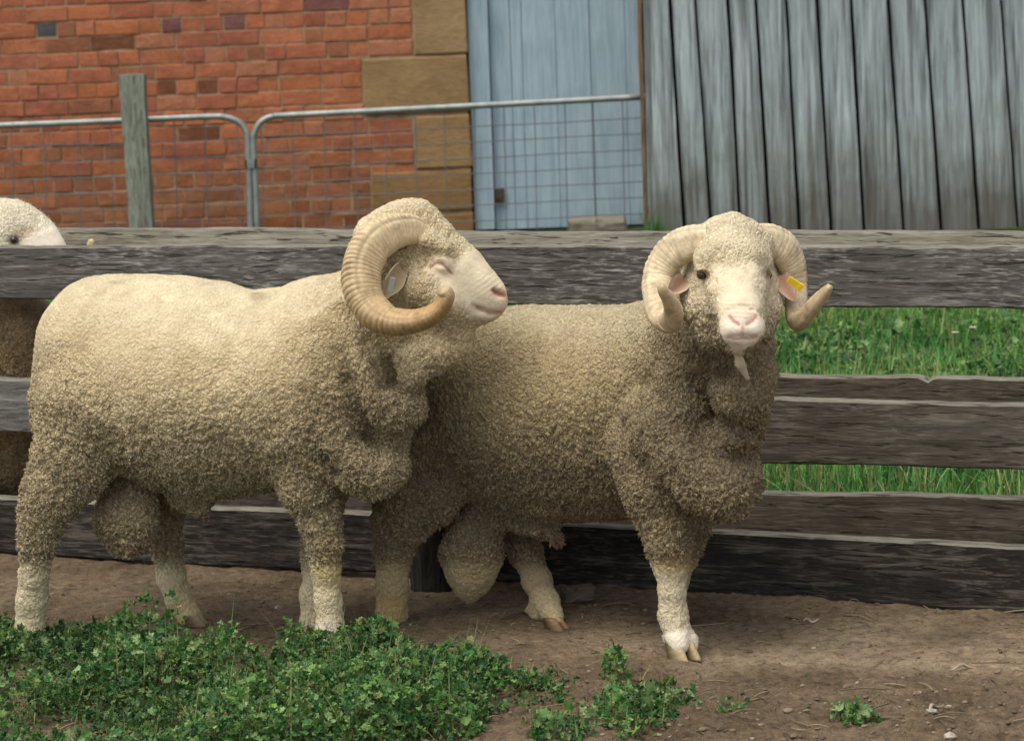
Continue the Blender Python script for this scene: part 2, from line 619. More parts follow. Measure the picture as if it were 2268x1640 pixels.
o = obj("bricks", mesh_np("bricks", V, Fs), brick_m, wall_root)
o.color = (0.31, 0.115, 0.064, 1); o["kind"] = "stuff"
# mortar core, set back 7 mm from the brick faces
def box(x0, x1, y0, y1, z0, z1):
    V = np.array([(x, y, z_) for x in (x0, x1) for y in (y0, y1) for z_ in (z0, z1)], float)
    Fq = np.array([(0, 1, 3, 2), (4, 6, 7, 5), (0, 4, 5, 1), (2, 3, 7, 6), (0, 2, 6, 4), (1, 5, 7, 3)])
    return V, [Fq]
core = mesh_np("mortar", *box(WALL_X0 - 2.2, QR - 0.02, WALL_Y + 0.0048, WALL_Y + 0.24, -0.1, 2.95), smooth=False)
obj("mortar", core, mortar_m, wall_root)
print("bricks in view", nrow)

# ------------------------------------------------------------------ painted plank door
DOOR_Y = WALL_Y + 0.075
paint_m, nt, b = new_mat("blue_grey_paint", 0.6, 0.3)
v = objcoord(nt)
n1 = noise(nt, mapping(nt, v, (18, 18, 1.2)), 2.5, 5, 0.65)
n2 = noise(nt, v, 4, 4, 0.6)
c = ramp(nt, n1, [(0.3, (0.26, 0.36, 0.42)), (0.52, (0.35, 0.46, 0.53)), (0.75, (0.41, 0.52, 0.58))])
c = mix(nt, 0.6, c, ramp(nt, n2, [(0.3, (0.75, 0.77, 0.8)), (0.7, (1.1, 1.08, 1.05))]), 'MULTIPLY')
nt.links.new(c, b.inputs["Base Color"])
bump(nt, b, n1, 0.25, 0.004)
iron_m, nt, b = new_mat("rusty_iron", 0.7, 0.4)
v = objcoord(nt)
c = ramp(nt, noise(nt, v, 40, 4, 0.7), [(0.35, (0.045, 0.03, 0.022)), (0.65, (0.12, 0.075, 0.05))])
nt.links.new(c, b.inputs["Base Color"])


def slab_from_lines(name, xt0, xt1, xb0, xb1, Y, thick, z0, z1, mat, parent, yt=0.0, yb=505.0, crown=0.0, rag=0.0, seed=0, nz=24, nx=6, lap=0.0):
    """upright board whose two long edges pass through surveyed points at (x,yt) and (x,yb)"""
    def edge(xt, xb):
        A, B = at(xt, yt, Y), at(xb, yb, Y)
        s = (A[0] - B[0]) / (A[2] - B[2])
        return lambda zz: B[0] + s * (zz - B[2])
    e0, e1 = edge(xt0, xb0), edge(xt1, xb1)
    r = np.random.default_rng(seed)
    zs = np.linspace(z0, z1, nz)
    cx, cz = (e0((z0 + z1) / 2) + e1((z0 + z1) / 2)) / 2, z0
    rows = []
    wob0 = np.cumsum(r.normal(0, rag, nz)); wob0 -= np.linspace(wob0[0], wob0[-1], nz)
    wob1 = np.cumsum(r.normal(0, rag, nz)); wob1 -= np.linspace(wob1[0], wob1[-1], nz)
    for i, zz in enumerate(zs):
        a, b_ = e0(zz) + wob0[i], e1(zz) + wob1[i]
        t = np.linspace(0, 1, nx)
        yy = -crown * (1 - (2 * t - 1) ** 2) - lap * t
        fr = np.column_stack([a + (b_ - a) * t - cx, yy, np.full(nx, zz - cz)])
        bk2 = np.array([[b_ - cx, thick, zz - cz], [a - cx, thick, zz - cz]])
        rows.append(np.vstack([fr, bk2]))
    n = nx + 2
    V = np.concatenate(rows)
    i = np.arange(nz - 1)[:, None] * n; j = np.arange(n)[None]
    a = i + j; b2 = i + (j + 1) % n
    Q = np.stack([a, b2, b2 + n, a + n], -1).reshape(-1, 4)
    Vc = np.vstack([V, V[:n].mean(0), V[-n:].mean(0)])
    k = np.arange(n)
    T1 = np.stack([np.full(n, len(V)), (k + 1) % n, k], 1)
    T2 = np.stack([np.full(n, len(V) + 1), (nz - 1) * n + k, (nz - 1) * n + (k + 1) % n], 1)
    me = mesh_np(name, Vc, [Q, T1, T2], smooth=False)
    return obj(name, me, mat, parent, (cx, Y, cz))


door = empty("plank_door", (at(1240, 505, DOOR_Y)[0], DOOR_Y, 0))
tag(door, "pale blue painted plank door between the sandstone blocks and the slab shed", "door")
slab_from_lines("door_jamb", 1034, 1079, 1053, 1096, DOOR_Y - 0.03, 0.12, 0.02, 2.4, paint_m, door, seed=1)
xs_t = [1081, 1127, 1153, 1227, 1303, 1382, 1420]
xs_b = [1098, 1144, 1169, 1243, 1319, 1397, 1435]
for i in range(6):
    slab_from_lines("plank", xs_t[i] + 0.6, xs_t[i + 1] - 0.6, xs_b[i] + 0.6, xs_b[i + 1] - 0.6, DOOR_Y + (0.012 if i % 2 else 0.018) + (0.01 if i == 1 else 0), 0.03, 0.012, 2.4, paint_m, door, seed=20 + i)
c_ = at(1105, 433, DOOR_Y)
me = mesh_np("latch_plate", *join([box(-0.032, 0.032, -0.006, 0.004, -0.045, 0.045), box(-0.012, -0.004, -0.018, -0.005, -0.028, 0.028), box(-0.012, 0.014, -0.018, -0.005, -0.028, -0.018), box(0.006, 0.014, -0.018, -0.005, -0.018, 0.004)]), smooth=False)
obj("latch_plate", me, iron_m, door, (c_[0], DOOR_Y - 0.004, c_[2]))
dark_m, nt, b = new_mat("dark_timber", 0.9, 0.1)
nt.links.new(ramp(nt, noise(nt, objcoord(nt), 12, 4), [(0.3, (0.012, 0.011, 0.010)), (0.7, (0.035, 0.03, 0.026))]), b.inputs["Base Color"])
xa, xb = QR - 0.08, at(1470, 300, DOOR_Y)[0]
obj("door_backing", mesh_np("door_backing", *box(xa, xb, DOOR_Y + 0.055, DOOR_Y + 0.1, 0.0, 2.4), smooth=False), dark_m, door)

# timber step in front of the door
step_m = wood_mat("step_timber", (0.12, 0.10, 0.075), (0.25, 0.22, 0.165), (0.40, 0.37, 0.30), 0.6)
sY = 15.85
a_, b_ = at(1262, 505, sY), at(1390, 498, sY)
st = worn_block("timber_step", b_[0] - a_[0], 0.07, 0.3, 77, 0.006, 0.012, 9)
step = obj("timber_step", st, step_m, None, ((a_[0] + b_[0]) / 2, sY + 0.15, 0.035 + 0.003))
tag(step, "short weathered timber block on the ground at the foot of the blue door", "step")

# ------------------------------------------------------------------ slab shed
SHED_Y = 15.3
slab_m, nt, b = new_mat("silvered_slab", 0.8, 0.25)
v = objcoord(nt)
tc = nd(nt, "ShaderNodeTexCoord").outputs["Object"]
g1 = noise(nt, mapping(nt, v, (16, 16, 0.8)), 2.2, 6, 0.68, 0.5)
g2 = noise(nt, mapping(nt, v, (60, 60, 2.0)), 3.0, 4, 0.7)
n2 = noise(nt, v, 3.0, 4, 0.6)
c = ramp(nt, g1, [(0.26, (0.12, 0.14, 0.145)), (0.40, (0.28, 0.325, 0.335)), (0.70, (0.43, 0.495, 0.505))])
c = mix(nt, 0.7, c, ramp(nt, g2, [(0.3, (0.6, 0.58, 0.56)), (0.6, (1.12, 1.12, 1.12))]), 'MULTIPLY')
st1 = noise(nt, mapping(nt, v, (9, 9, 0.35)), 2.0, 4, 0.6, 0.8)
st2 = noise(nt, mapping(nt, v, (34, 34, 0.9)), 2.0, 5, 0.7, 0.4)
c = mix(nt, 0.85, c, ramp(nt, st1, [(0.36, (0.34, 0.34, 0.33)), (0.50, (0.92, 0.92, 0.92)), (0.66, (1.12, 1.13, 1.14))]), 'MULTIPLY')
c = mix(nt, 0.7, c, ramp(nt, st2, [(0.36, (0.38, 0.37, 0.35)), (0.48, (1, 1, 1))]), 'MULTIPLY')
sep = nd(nt, "ShaderNodeSeparateXYZ"); nt.links.new(tc, sep.inputs[0])
hgt = math_(nt, 'ADD', sep.outputs[2], math_(nt, 'MULTIPLY', math_(nt, 'SUBTRACT', n2, 0.5), 0.9))
hgt = math_(nt, 'ADD', hgt, math_(nt, 'MULTIPLY', math_(nt, 'SUBTRACT', g1, 0.5), 0.7))
splash = ramp(nt, hgt, [(0.10, (0.72, 0.72, 0.72)), (0.34, (0.38, 0.38, 0.38)), (0.74, (0, 0, 0))])
c = mix(nt, splash, c, (0.075, 0.058, 0.040))
nt.links.new(c, b.inputs["Base Color"])
bump(nt, b, math_(nt, 'ADD', g1, math_(nt, 'MULTIPLY', g2, 0.4)), 0.45, 0.012)
shed = empty("slab_shed", (at(1850, 505, SHED_Y)[0], SHED_Y, 0))
tag(shed, "shed wall of upright weathered grey timber slabs on the right", "shed")
st_x = [1424, 1482, 1540, 1610, 1673, 1739.5, 1808, 1883.5, 1966, 2045.5, 2130, 2215, 2300, 2385, 2470, 2560, 2650, 2745, 2835, 2925, 3020, 3110]
sb_x = [1437, 1514.5, 1574, 1637, 1703.5, 1768, 1838.5, 1912, 1999, 2081.5, 2166, 2252, 2338, 2424, 2510, 2600, 2690, 2785, 2875, 2965, 3060, 3150]
for i in range(21):
    g0 = 4.6 + 2.0 * rng.random()
    slab_from_lines("slab", st_x[i] + (g0 if i else 0), st_x[i + 1] - g0 * 0.6, sb_x[i] + (g0 if i else 0), sb_x[i + 1] - g0 * 0.6, SHED_Y + 0.006 * rng.random(), 0.04, 0.0, 2.9, slab_m, shed, crown=0.004 + 0.004 * rng.random(), rag=0.0007, seed=60 + i, nz=36, nx=9, lap=0.028)
xa, xb = at(1440, 300, SHED_Y)[0], at(3150, 300, SHED_Y)[0]
obj("shed_backing", mesh_np("shed_backing", *box(xa, xb, SHED_Y + 0.085, SHED_Y + 0.12, 0, 2.85), smooth=False), dark_m, shed)
post_or = wood_mat("raw_brown_timber", (0.12, 0.07, 0.035), (0.20, 0.125, 0.07), (0.30, 0.21, 0.13), 0.4, axis='Z')
slab_from_lines("corner_stud", 1414, 1422, 1428, 1436, SHED_Y + 0.03, 0.07, 0.0, 2.9, post_or, shed, seed=99, rag=0.002)

# ------------------------------------------------------------------ pipe gates with welded wire mesh
GATE_Y = 15.62
galv_m, nt, b = new_mat("galvanised_pipe", 0.5, 0.5)
v = objcoord(nt)
b.inputs["Metallic"].default_value = 0.55
nt.links.new(ramp(nt, noise(nt, v, 14, 4, 0.6), [(0.3, (0.20, 0.22, 0.21)), (0.7, (0.36, 0.38, 0.36))]), b.inputs["Base Color"])
wire_m, nt, b = new_mat("wire", 0.6, 0.4)
b.inputs["Metallic"].default_value = 0.2
b.inputs["Base Color"].default_value = (0.14, 0.14, 0.15, 1)


def gp(x, y):
    return at(x, y, GATE_Y)


def corner_path(pts, n=60):
    return spline([gp(*p) for p in pts], n)


def top_y(x):       # top rails rise to the right with the lie of the yard
    return 278 - 0.0408 * x if x < 560 else 257.5 - (x - 600) * 0.0518


gate_l = empty("pipe_gate", gp(300, 560)); gate_l.location.z = 0
tag(gate_l, "galvanised pipe gate left of the latch, with the timber post before it", "gate", "wire mesh gates")
bot = 556
Lp = [(-260, top_y(-260)), (0, 278), (245, 268), (460, 258.5), (500, 260), (528, 270), (545, 292), (549, 320), (553, 430), (556, bot)]
V, Fs = tube(corner_path(Lp, 90), 0.0175, 12)
obj("frame", mesh_np("frame", V, Fs), galv_m, gate_l)
gate_r = empty("pipe_gate", gp(1000, 560)); gate_r.location.z = 0
tag(gate_r, "long galvanised pipe gate standing in front of the blue door", "gate", "wire mesh gates")
Rp = [(571, bot), (567, 430), (561, 322), (564, 294), (578, 270), (604, 258), (650, 254.8), (1000, 237), (1430, 214.5)]
V, Fs = tube(corner_path(Rp, 90), 0.0175, 12)
obj("frame", mesh_np("frame", V, Fs), galv_m, gate_r)


def wire(p, q_, parent, bow=0.0, wob=0.0015):
    A, B = gp(*p), gp(*q_)
    t = np.linspace(0, 1, 9)[:, None]
    P = A + (B - A) * t
    P[:, 2] += rng.normal(0, wob, 9) - bow * (4 * t[:, 0] * (1 - t[:, 0]))
    P[:, 0] += rng.normal(0, wob, 9)
    V, Fs = tube(P, 0.0029, 5, cap=False)
    obj("wire", mesh_np("wire", V, Fs), wire_m, parent)


for i, x in enumerate([-116, -44, 25, 97, 171, 245, 315, 385, 454, 523]):
    wire((x, top_y(x) + 3), (x + 8 + i * 0.3, bot), gate_l)
for k in range(7):
    y0 = 327 + 36.6 * k
    wire((-200, y0 + 6), (551 if k else 549, y0 - 20 + k * 0.5), gate_l, wob=0.002)
for i, x in enumerate([581, 650, 720, 789, 855, 922, 987, 1052, 1118, 1186, 1253, 1316, 1380]):
    wire((x - 2, top_y(x) + 5), (x + 5, bot), gate_r)
for k in range(8):
    y0 = 303 + 34.8 * k
    wire((563 + k, y0), (1432, y0 - 42 + k * 0.4), gate_r, wob=0.002)
cc = gp(556, 362)
me = mesh_np("latch_band", *join([box(-0.03, 0.03, -0.026, -0.019, -0.024, 0.024), box(-0.03, -0.022, -0.026, 0.02, -0.024, 0.024), box(0.022, 0.03, -0.026, 0.02, -0.024, 0.024)]), smooth=False)
obj("latch_band", me, galv_m, gate_l, cc)

# timber gate post
gpost_m = wood_mat("grey_green_post", (0.10, 0.10, 0.075), (0.22, 0.235, 0.19), (0.35, 0.37, 0.32), 0.7, axis='Z')
PY = 15.35
gpost = slab_from_lines("timber_post", 262, 318, 286, 338, PY, 0.13, 0.0, at(290, 166, PY)[2], gpost_m, None, yt=166, yb=505, crown=0.004, rag=0.0008, seed=5, nz=30)
tag(gpost, "square weathered timber post standing in front of the left pipe gate", "post")
# ------------------------------------------------------------------ timber rail fences (a race of two parallel fences)
def board(name, A, B, hgt_a, hgt_b, thick, mat, parent, seed=0, rag=0.0016, notch=None, nx=160):
    """rail: upper front edge runs A->B, local x along it; hand sawn, worn arrises"""
    A, B = np.array(A), np.array(B)
    L = np.linalg.norm(B - A)
    ex = (B - A) / L
    ey = np.cross((0, 0, 1.0), ex); ey /= np.linalg.norm(ey)      # points away from the camera
    ez = np.cross(ex, ey)
    r = np.random.default_rng(seed)
    xs = np.linspace(0, L, nx)

    def wander(s, amp):
        P = np.column_stack([xs, np.full(nx, seed * 3.7), np.zeros(nx)])
        return fbm(P, s, 4, seed) * amp
    top = wander(3.0, rag * 4) + wander(22, rag * 1.2)
    botm = wander(2.4, rag * 4) + wander(25, rag)
    if notch:
        top -= notch[1] * np.exp(-((xs - notch[0]) / notch[2]) ** 2)
    hh = np.linspace(hgt_a, hgt_b, nx)
    bev = 0.004
    prof = [(0.0, -1, bev), (0.0, -0.5, 0), (0.0, 0.0, -bev), (bev, 0, 0), (thick * 0.5, 0, 0.001), (thick - bev, 0, 0), (thick, 0, -bev), (thick, -1, bev), (thick - bev, -1, 0), (bev, -1, 0)]
    n = len(prof)
    rows = []
    relief = wander(9, 0.0025)
    for (yy, f, dz) in prof:
        zz = np.where(f == 0, top, 0) + (f * hh + (botm if f == -1 else 0)) + dz
        rows.append(np.column_stack([xs, np.full(nx, yy) + relief * (1 if yy < thick / 2 else 0), zz]))
    V = np.stack(rows, 1).reshape(-1, 3)
    i = np.arange(nx - 1)[:, None] * n; j = np.arange(n)[None]
    a = i + j; b2 = i + (j + 1) % n
    Q = np.stack([a, a + n, b2 + n, b2], -1).reshape(-1, 4)
    k = np.arange(n)
    Vc = np.vstack([V, V[:n].mean(0), V[-n:].mean(0)])
    T1 = np.stack([np.full(n, len(V)), k, (k + 1) % n], 1)
    T2 = np.stack([np.full(n, len(V) + 1), (nx - 1) * n + (k + 1) % n, (nx - 1) * n + k], 1)
    me = mesh_np(name, Vc, [Q, T1, T2], smooth=False)
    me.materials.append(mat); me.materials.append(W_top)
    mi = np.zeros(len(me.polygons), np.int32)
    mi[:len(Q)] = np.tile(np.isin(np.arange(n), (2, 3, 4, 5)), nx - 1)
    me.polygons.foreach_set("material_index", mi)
    o = obj(name, me, mat)
    M = Matrix((ex, ey, ez)).transposed().to_4x4()
    o.matrix_world = Matrix.Translation(A) @ M
    o.rotation_euler = M.to_euler()
    o.location = tuple(A)
    return adopt(o, parent)


W_top = wood_mat("rail_bleached_skylit_top", (0.11, 0.10, 0.08), (0.20, 0.185, 0.15), (0.33, 0.31, 0.26), 0.5, wear=0.9)  # bleached tops, painted paler still for the skylight that falls on them
W_grey = wood_mat("rail_grey_flecked", (0.046, 0.043, 0.038), (0.098, 0.092, 0.082), (0.33, 0.32, 0.285), 0.9)
W_blue = wood_mat("rail_silver_grey", (0.08, 0.077, 0.07), (0.155, 0.15, 0.138), (0.31, 0.305, 0.28), 0.6)
W_brown = wood_mat("rail_dark_brown", (0.044, 0.036, 0.028), (0.092, 0.077, 0.061), (0.26, 0.225, 0.185), 0.6)
W_black = wood_mat("rail_near_black", (0.011, 0.010, 0.009), (0.025, 0.022, 0.019), (0.18, 0.155, 0.125), 0.55)
W_pale = wood_mat("rail_pale", (0.15, 0.135, 0.10), (0.29, 0.27, 0.21), (0.43, 0.41, 0.34), 0.5, wear=0.9)
W_redb = wood_mat("rail_red_brown", (0.048, 0.037, 0.028), (0.10, 0.079, 0.060), (0.23, 0.19, 0.15), 0.5)
W_post = wood_mat("fence_post_dark", (0.012, 0.011, 0.009), (0.03, 0.027, 0.022), (0.09, 0.08, 0.065), 0.4, axis='Z')

invL, invR = 1 / 7.47, 1 / 6.36


def nY(x): return 1.0 / (invL + (invR - invL) * x / 2268.0)


def fY(x): return nY(x) * 1.072


def rail(parent, Yf, x0, yt0, yb0, x1, yt1, yb1, mat, seed, **kw):
    def ext(x, a, b_):
        return a + (b_ - a) * (x - x0) / (x1 - x0)
    if x0 == -260:
        yt0, yb0, x0_ = ext(-760, yt0, yt1), ext(-760, yb0, yb1), -760
    else:
        x0_ = x0
    if x1 == 2560:
        yt1, yb1, x1_ = ext(2960, yt0 if x0_ == x0 else yt0, yt1), ext(2960, yb0, yb1), 2960
    else:
        x1_ = x1
    x0, x1 = x0_, x1_
    A, B = at(x0, yt0, Yf(x0)), at(x1, yt1, Yf(x1))
    ha, hb = A[2] - at(x0, yb0, Yf(x0))[2], B[2] - at(x1, yb1, Yf(x1))[2]
    return board("rail", A, B, ha, hb, kw.pop("thick", 0.046), mat, parent, seed, **kw)


near_f = empty("rail_fence", FENCE_L)
near_f.location.z = 0
tag(near_f, "dark weathered timber rail fence close behind the two rams", "fence", "rail fences of the race")
far_f = empty("rail_fence", at(0, 1150, 8.0))
far_f.location.z = 0
tag(far_f, "second timber rail fence behind the first, with a pale top rail", "fence", "rail fences of the race")
J = 985
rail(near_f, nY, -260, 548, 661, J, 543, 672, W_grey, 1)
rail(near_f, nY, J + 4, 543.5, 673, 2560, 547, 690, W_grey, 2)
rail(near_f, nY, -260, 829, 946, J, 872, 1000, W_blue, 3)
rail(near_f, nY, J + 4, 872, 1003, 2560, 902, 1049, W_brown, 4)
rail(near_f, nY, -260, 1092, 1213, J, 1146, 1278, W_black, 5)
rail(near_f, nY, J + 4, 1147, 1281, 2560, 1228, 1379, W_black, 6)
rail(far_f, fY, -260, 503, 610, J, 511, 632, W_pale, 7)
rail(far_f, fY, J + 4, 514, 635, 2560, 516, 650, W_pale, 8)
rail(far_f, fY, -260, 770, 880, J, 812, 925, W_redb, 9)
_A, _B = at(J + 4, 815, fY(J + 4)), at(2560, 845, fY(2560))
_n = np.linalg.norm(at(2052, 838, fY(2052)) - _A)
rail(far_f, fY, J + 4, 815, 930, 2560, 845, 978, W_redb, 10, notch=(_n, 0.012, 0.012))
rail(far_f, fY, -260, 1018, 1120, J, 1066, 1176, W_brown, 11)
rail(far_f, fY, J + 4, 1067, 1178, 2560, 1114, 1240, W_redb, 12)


def fence_post(parent, x, Yc, rad, top, seed):
    c = at(x, 1300, Yc)
    n = 14
    zs = np.linspace(-0.1, top, n)
    path = np.column_stack([np.full(n, 0.0), np.zeros(n), zs])
    V, Fs = tube(path, rad, 14)
    P = V * (1, 1, 1)
    rr = 1 + 0.10 * fbm(P * (1, 1, 0.15) + seed, 14, 3, seed)
    V[:, :2] *= rr[:, None]
    return obj("post", mesh_np("post", V, Fs), W_post, parent, (c[0], Yc, 0))


fence_post(near_f, 972, nY(972) - 0.072, 0.068, 0.80, 1)
fence_post(near_f, -300, nY(-300) + 0.118, 0.068, 0.80, 2)
fence_post(near_f, 2620, nY(2620) + 0.118, 0.068, 0.80, 3)
fence_post(far_f, 985, fY(985) + 0.118, 0.065, 0.80, 4)
fence_post(far_f, -320, fY(-320) + 0.118, 0.065, 0.80, 5)
fence_post(far_f, 2610, fY(2610) + 0.118, 0.065, 0.80, 6)

# ------------------------------------------------------------------ leaves and grass
def leaf_mat(name, rough=0.6):
    m, nt, b = new_mat(name, rough, 0.25)
    at_ = nd(nt, "ShaderNodeAttribute", attribute_name="col").outputs["Color"]
    geo = nd(nt, "ShaderNodeNewGeometry").outputs["Position"]
    n1 = noise(nt, geo, 130, 3, 0.6)
    c = mix(nt, 0.5, at_, ramp(nt, n1, [(0.3, (0.6, 0.65, 0.6)), (0.7, (1.25, 1.2, 1.2))]), 'MULTIPLY')
    nt.links.new(c, b.inputs["Base Color"])
    b.inputs['Specular IOR Level'].default_value = 0.4
    tr = nd(nt, "ShaderNodeBsdfTranslucent")
    nt.links.new(c, tr.inputs[0])
    ms = nd(nt, "ShaderNodeMixShader"); ms.inputs[0].default_value = 0.25
    out = nt.nodes["Material Output"]
    nt.links.new(b.outputs[0], ms.inputs[1]); nt.links.new(tr.outputs[0], ms.inputs[2])
    nt.links.new(ms.outputs[0], out.inputs[0])
    return m


leaf_m = leaf_mat("weed_leaf")
straw_m = leaf_mat("straw", 0.8)


def leaf_template(lobes=7, seed=0, fold=0.18, deep=0.30):
    """pleated, shallow lobed fan leaf of unit length, stalk end at the origin, lying along +x"""
    r = np.random.default_rng(seed)
    n = lobes * 2 + 1
    ang = np.linspace(-2.35, 2.35, n)
    odd = np.arange(n) % 2 == 1
    rad = np.where(odd, 0.52, 0.52 * (1 - deep)) * r.uniform(0.82, 1.15, n)
    z_ = np.where(odd, fold, -fold * 0.5) * r.uniform(0.2, 1.3, n) * 0.5 - 0.22 * (rad * np.cos(ang)) ** 2 + 0.10 * np.abs(np.sin(ang)) * r.normal(0, 1)
    rim = np.column_stack([0.46 + rad * np.cos(ang), rad * np.sin(ang) * 0.92, z_])
    V = np.vstack([[[0.40, 0, 0.03]], rim, [[0.10, 0, 0.0]]])
    F_ = [(0, i, i + 1) for i in range(1, n)] + [(0, n, n + 1), (0, n + 1, 1)]
    return V, np.array(F_)


LEAVES = [leaf_template(5, 1), leaf_template(6, 2, 0.3), leaf_template(4, 3, 0.25, 0.4), leaf_template(3, 4, 0.3, 0.5), leaf_template(5, 6, 0.4, 0.35)]


def scatter_leaves(pos, size, yaw, tilt, tiltdir, cols, seed=0):
    r = np.random.default_rng(seed)
    k = r.integers(0, len(LEAVES), len(pos))
    Vs, Fs, Cs, off = [], [], [], 0
    for t in range(len(LEAVES)):
        idx = np.where(k == t)[0]
        if not len(idx): continue
        V, Fc = LEAVES[t]
        cy, sy = np.cos(yaw[idx]), np.sin(yaw[idx])
        ct, stt = np.cos(tilt[idx]), np.sin(tilt[idx])
        ca, sa = np.cos(tiltdir[idx]), np.sin(tiltdir[idx])
        x = V[:, 0][None] * size[idx][:, None]; y = V[:, 1][None] * size[idx][:, None]; z_ = V[:, 2][None] * size[idx][:, None]
        # roll about x by tiltdir, pitch up by tilt, then yaw
        y, z_ = y * ca[:, None] - z_ * sa[:, None], y * sa[:, None] + z_ * ca[:, None]
        x, z_ = x * ct[:, None] - z_ * stt[:, None], x * stt[:, None] + z_ * ct[:, None]
        X = x * cy[:, None] - y * sy[:, None]; Yv = x * sy[:, None] + y * cy[:, None]
        P = np.stack([X, Yv, z_], -1) + pos[idx][:, None, :]
        m_, nv = len(idx), len(V)
        Vs.append(P.reshape(-1, 3))
        Fs.append((Fc[None] + (np.arange(m_) * nv)[:, None, None]).reshape(-1, 3) + off)
        sh = np.linspace(0.92, 1.08, nv)[None, :, None]
        Cs.append((cols[idx][:, None, :] * sh).reshape(-1, 3))
        off += m_ * nv
    return np.concatenate(Vs), np.concatenate(Fs), np.concatenate(Cs)


def blades(pos, length, width, yaw, lean, cols, seg=3):
    """grass blades / stalks: bent strips of seg quads"""
    n = len(pos)
    t = np.linspace(0, 1, seg + 1)
    d = np.stack([np.cos(yaw), np.sin(yaw)], 1)
    side = np.stack([-d[:, 1], d[:, 0]], 1)
    out = np.zeros((n, seg + 1, 2, 3))
    for i, u in enumerate(t):
        a = lean * (0.35 + 0.65 * u)
        h = length * u
        ctr = pos + np.column_stack([d * (np.sin(a) * h)[:, None], np.cos(a) * h])
        w = (width * (1 - 0.9 * u ** 1.5))[:, None] * 0.5
        off = np.column_stack([side * w, np.zeros(n)])
        out[:, i, 0] = ctr - off; out[:, i, 1] = ctr + off
    V = out.reshape(-1, 3)
    base = (np.arange(n) * (seg + 1) * 2)[:, None]
    q_ = (np.arange(seg) * 2)[None]
    a = base + q_
    Fq = np.stack([a, a + 1, a + 3, a + 2], -1).reshape(-1, 4)
    C = np.repeat(cols, (seg + 1) * 2, 0)
    return V, Fq, C


def in_poly(P, poly):
    x, y = P[:, 0], P[:, 1]
    c = np.zeros(len(P), bool)
    n = len(poly)
    j = n - 1
    for i in range(n):
        xi, yi = poly[i]; xj, yj = poly[j]
        with np.errstate(divide='ignore', invalid='ignore'):
            m_ = ((yi > y) != (yj > y)) & (x < (xj - xi) * (y - yi) / (yj - yi + 1e-12) + xi)
        c ^= m_
        j = i
    return c


def ground_z(X, Y):
    P = np.column_stack([X, Y, np.zeros(len(X))])
    f = smst(2.2, 1.7, np.abs(X)) * smst(4.6, 5.2, Y) * smst(8.2, 7.6, Y)
    return ground_h(P) * f


GREENS = np.array([(0.042, 0.125, 0.024), (0.066, 0.165, 0.033), (0.028, 0.095, 0.024), (0.125, 0.225, 0.045), (0.050, 0.14, 0.040), (0.155, 0.26, 0.085), (0.20, 0.30, 0.12)])


def weed_patch(name, poly, n, hmax, seed, label, smin=0.008, smax=0.024, stems=400, kind=None, cat="weeds", hfun=None, mound=0.05):
    r = np.random.default_rng(seed)
    pw = np.array([ground_at(*p)[:2] for p in poly])
    lo, hi = pw.min(0), pw.max(0)
    P = []
    while sum(len(p) for p in P) < n:
        c = r.uniform(lo, hi, (n * 2, 2))
        c = c[in_poly(c, pw)]
        dens = fbm(np.column_stack([c, np.zeros(len(c))]), 6.5, 3, seed)
        c = c[dens + r.uniform(-0.35, 0.45, len(c)) > -0.08]
        P.append(c)
    P = np.concatenate(P)[:n]
    # distance to edge for mounding
    dmin = np.full(n, 9.0)
    for i in range(len(pw)):
        a, b_ = pw[i - 1], pw[i]
        ab = b_ - a
        t = np.clip(((P - a) @ ab) / (ab @ ab + 1e-9), 0, 1)
        dmin = np.minimum(dmin, np.linalg.norm(P - (a + t[:, None] * ab), axis=1))
    hl = fbm(np.column_stack([P, np.zeros(n)]), 7, 3, seed + 5)
    hloc = hmax * smst(0, mound, dmin) * np.clip(0.70 + 0.95 * hl, 0.22, 1.2)
    if hfun is not None: hloc = hloc * hfun(P)
    u = r.random(n) ** 0.6
    z_ = ground_z(P[:, 0], P[:, 1]) + 0.004 + hloc * u
    pos = np.column_stack([P, z_])
    size = (smin + (smax - smin) * r.random(n) ** 1.6) * (0.75 + 0.35 * u) * np.where(r.random(n) < 0.06, 1.45, 1.0)
    cols = GREENS[r.integers(0, len(GREENS), n)] * r.uniform(0.7, 1.3, (n, 1)) * (1.0 + 0.5 * np.clip(hl, -1, 1))[:, None]
    yel = r.random(n) < 0.03
    cols[yel] = np.array((0.24, 0.25, 0.09)) * r.uniform(0.6, 1.2, (yel.sum(), 1))
    yaw = r.uniform(0, 2 * math.pi, n)
    tilt = r.normal(0.1, 0.75, n)
    V, Fc, C = scatter_leaves(pos, size, yaw, tilt, r.normal(0, 0.8, n), cols, seed)
    root = empty(name, (pw[:, 0].mean(), pw[:, 1].mean(), 0))
    me = mesh_np("leaves", V, Fc, smooth=False)
    set_attr(me, "col", C)
    o = obj("leaves", me, leaf_m, root); o["kind"] = "stuff"
    # stalks: pale green runners and petioles
    idx = r.integers(0, n, stems)
    sp = pos[idx].copy(); sp[:, 2] = ground_z(sp[:, 0], sp[:, 1])
    sc_ = np.where(r.random(stems)[:, None] < 0.35, np.array([(0.26, 0.23, 0.10)]), np.array([(0.10, 0.18, 0.055)])) * r.uniform(0.7, 1.3, (stems, 1))
    V, Fq, C = blades(sp, np.maximum(hloc[idx], 0.03) * r.uniform(0.8, 1.9, stems), r.uniform(0.0022, 0.005, stems), r.uniform(0, 6.28, stems), r.normal(0, 1.0, stems), sc_, 3)
    me = mesh_np("stalks", V, Fq, smooth=False)
    set_attr(me, "col", C)
    o = obj("stalks", me, leaf_m, root); o["kind"] = "stuff"
    tag(root, label, cat, kind=kind)
    return root


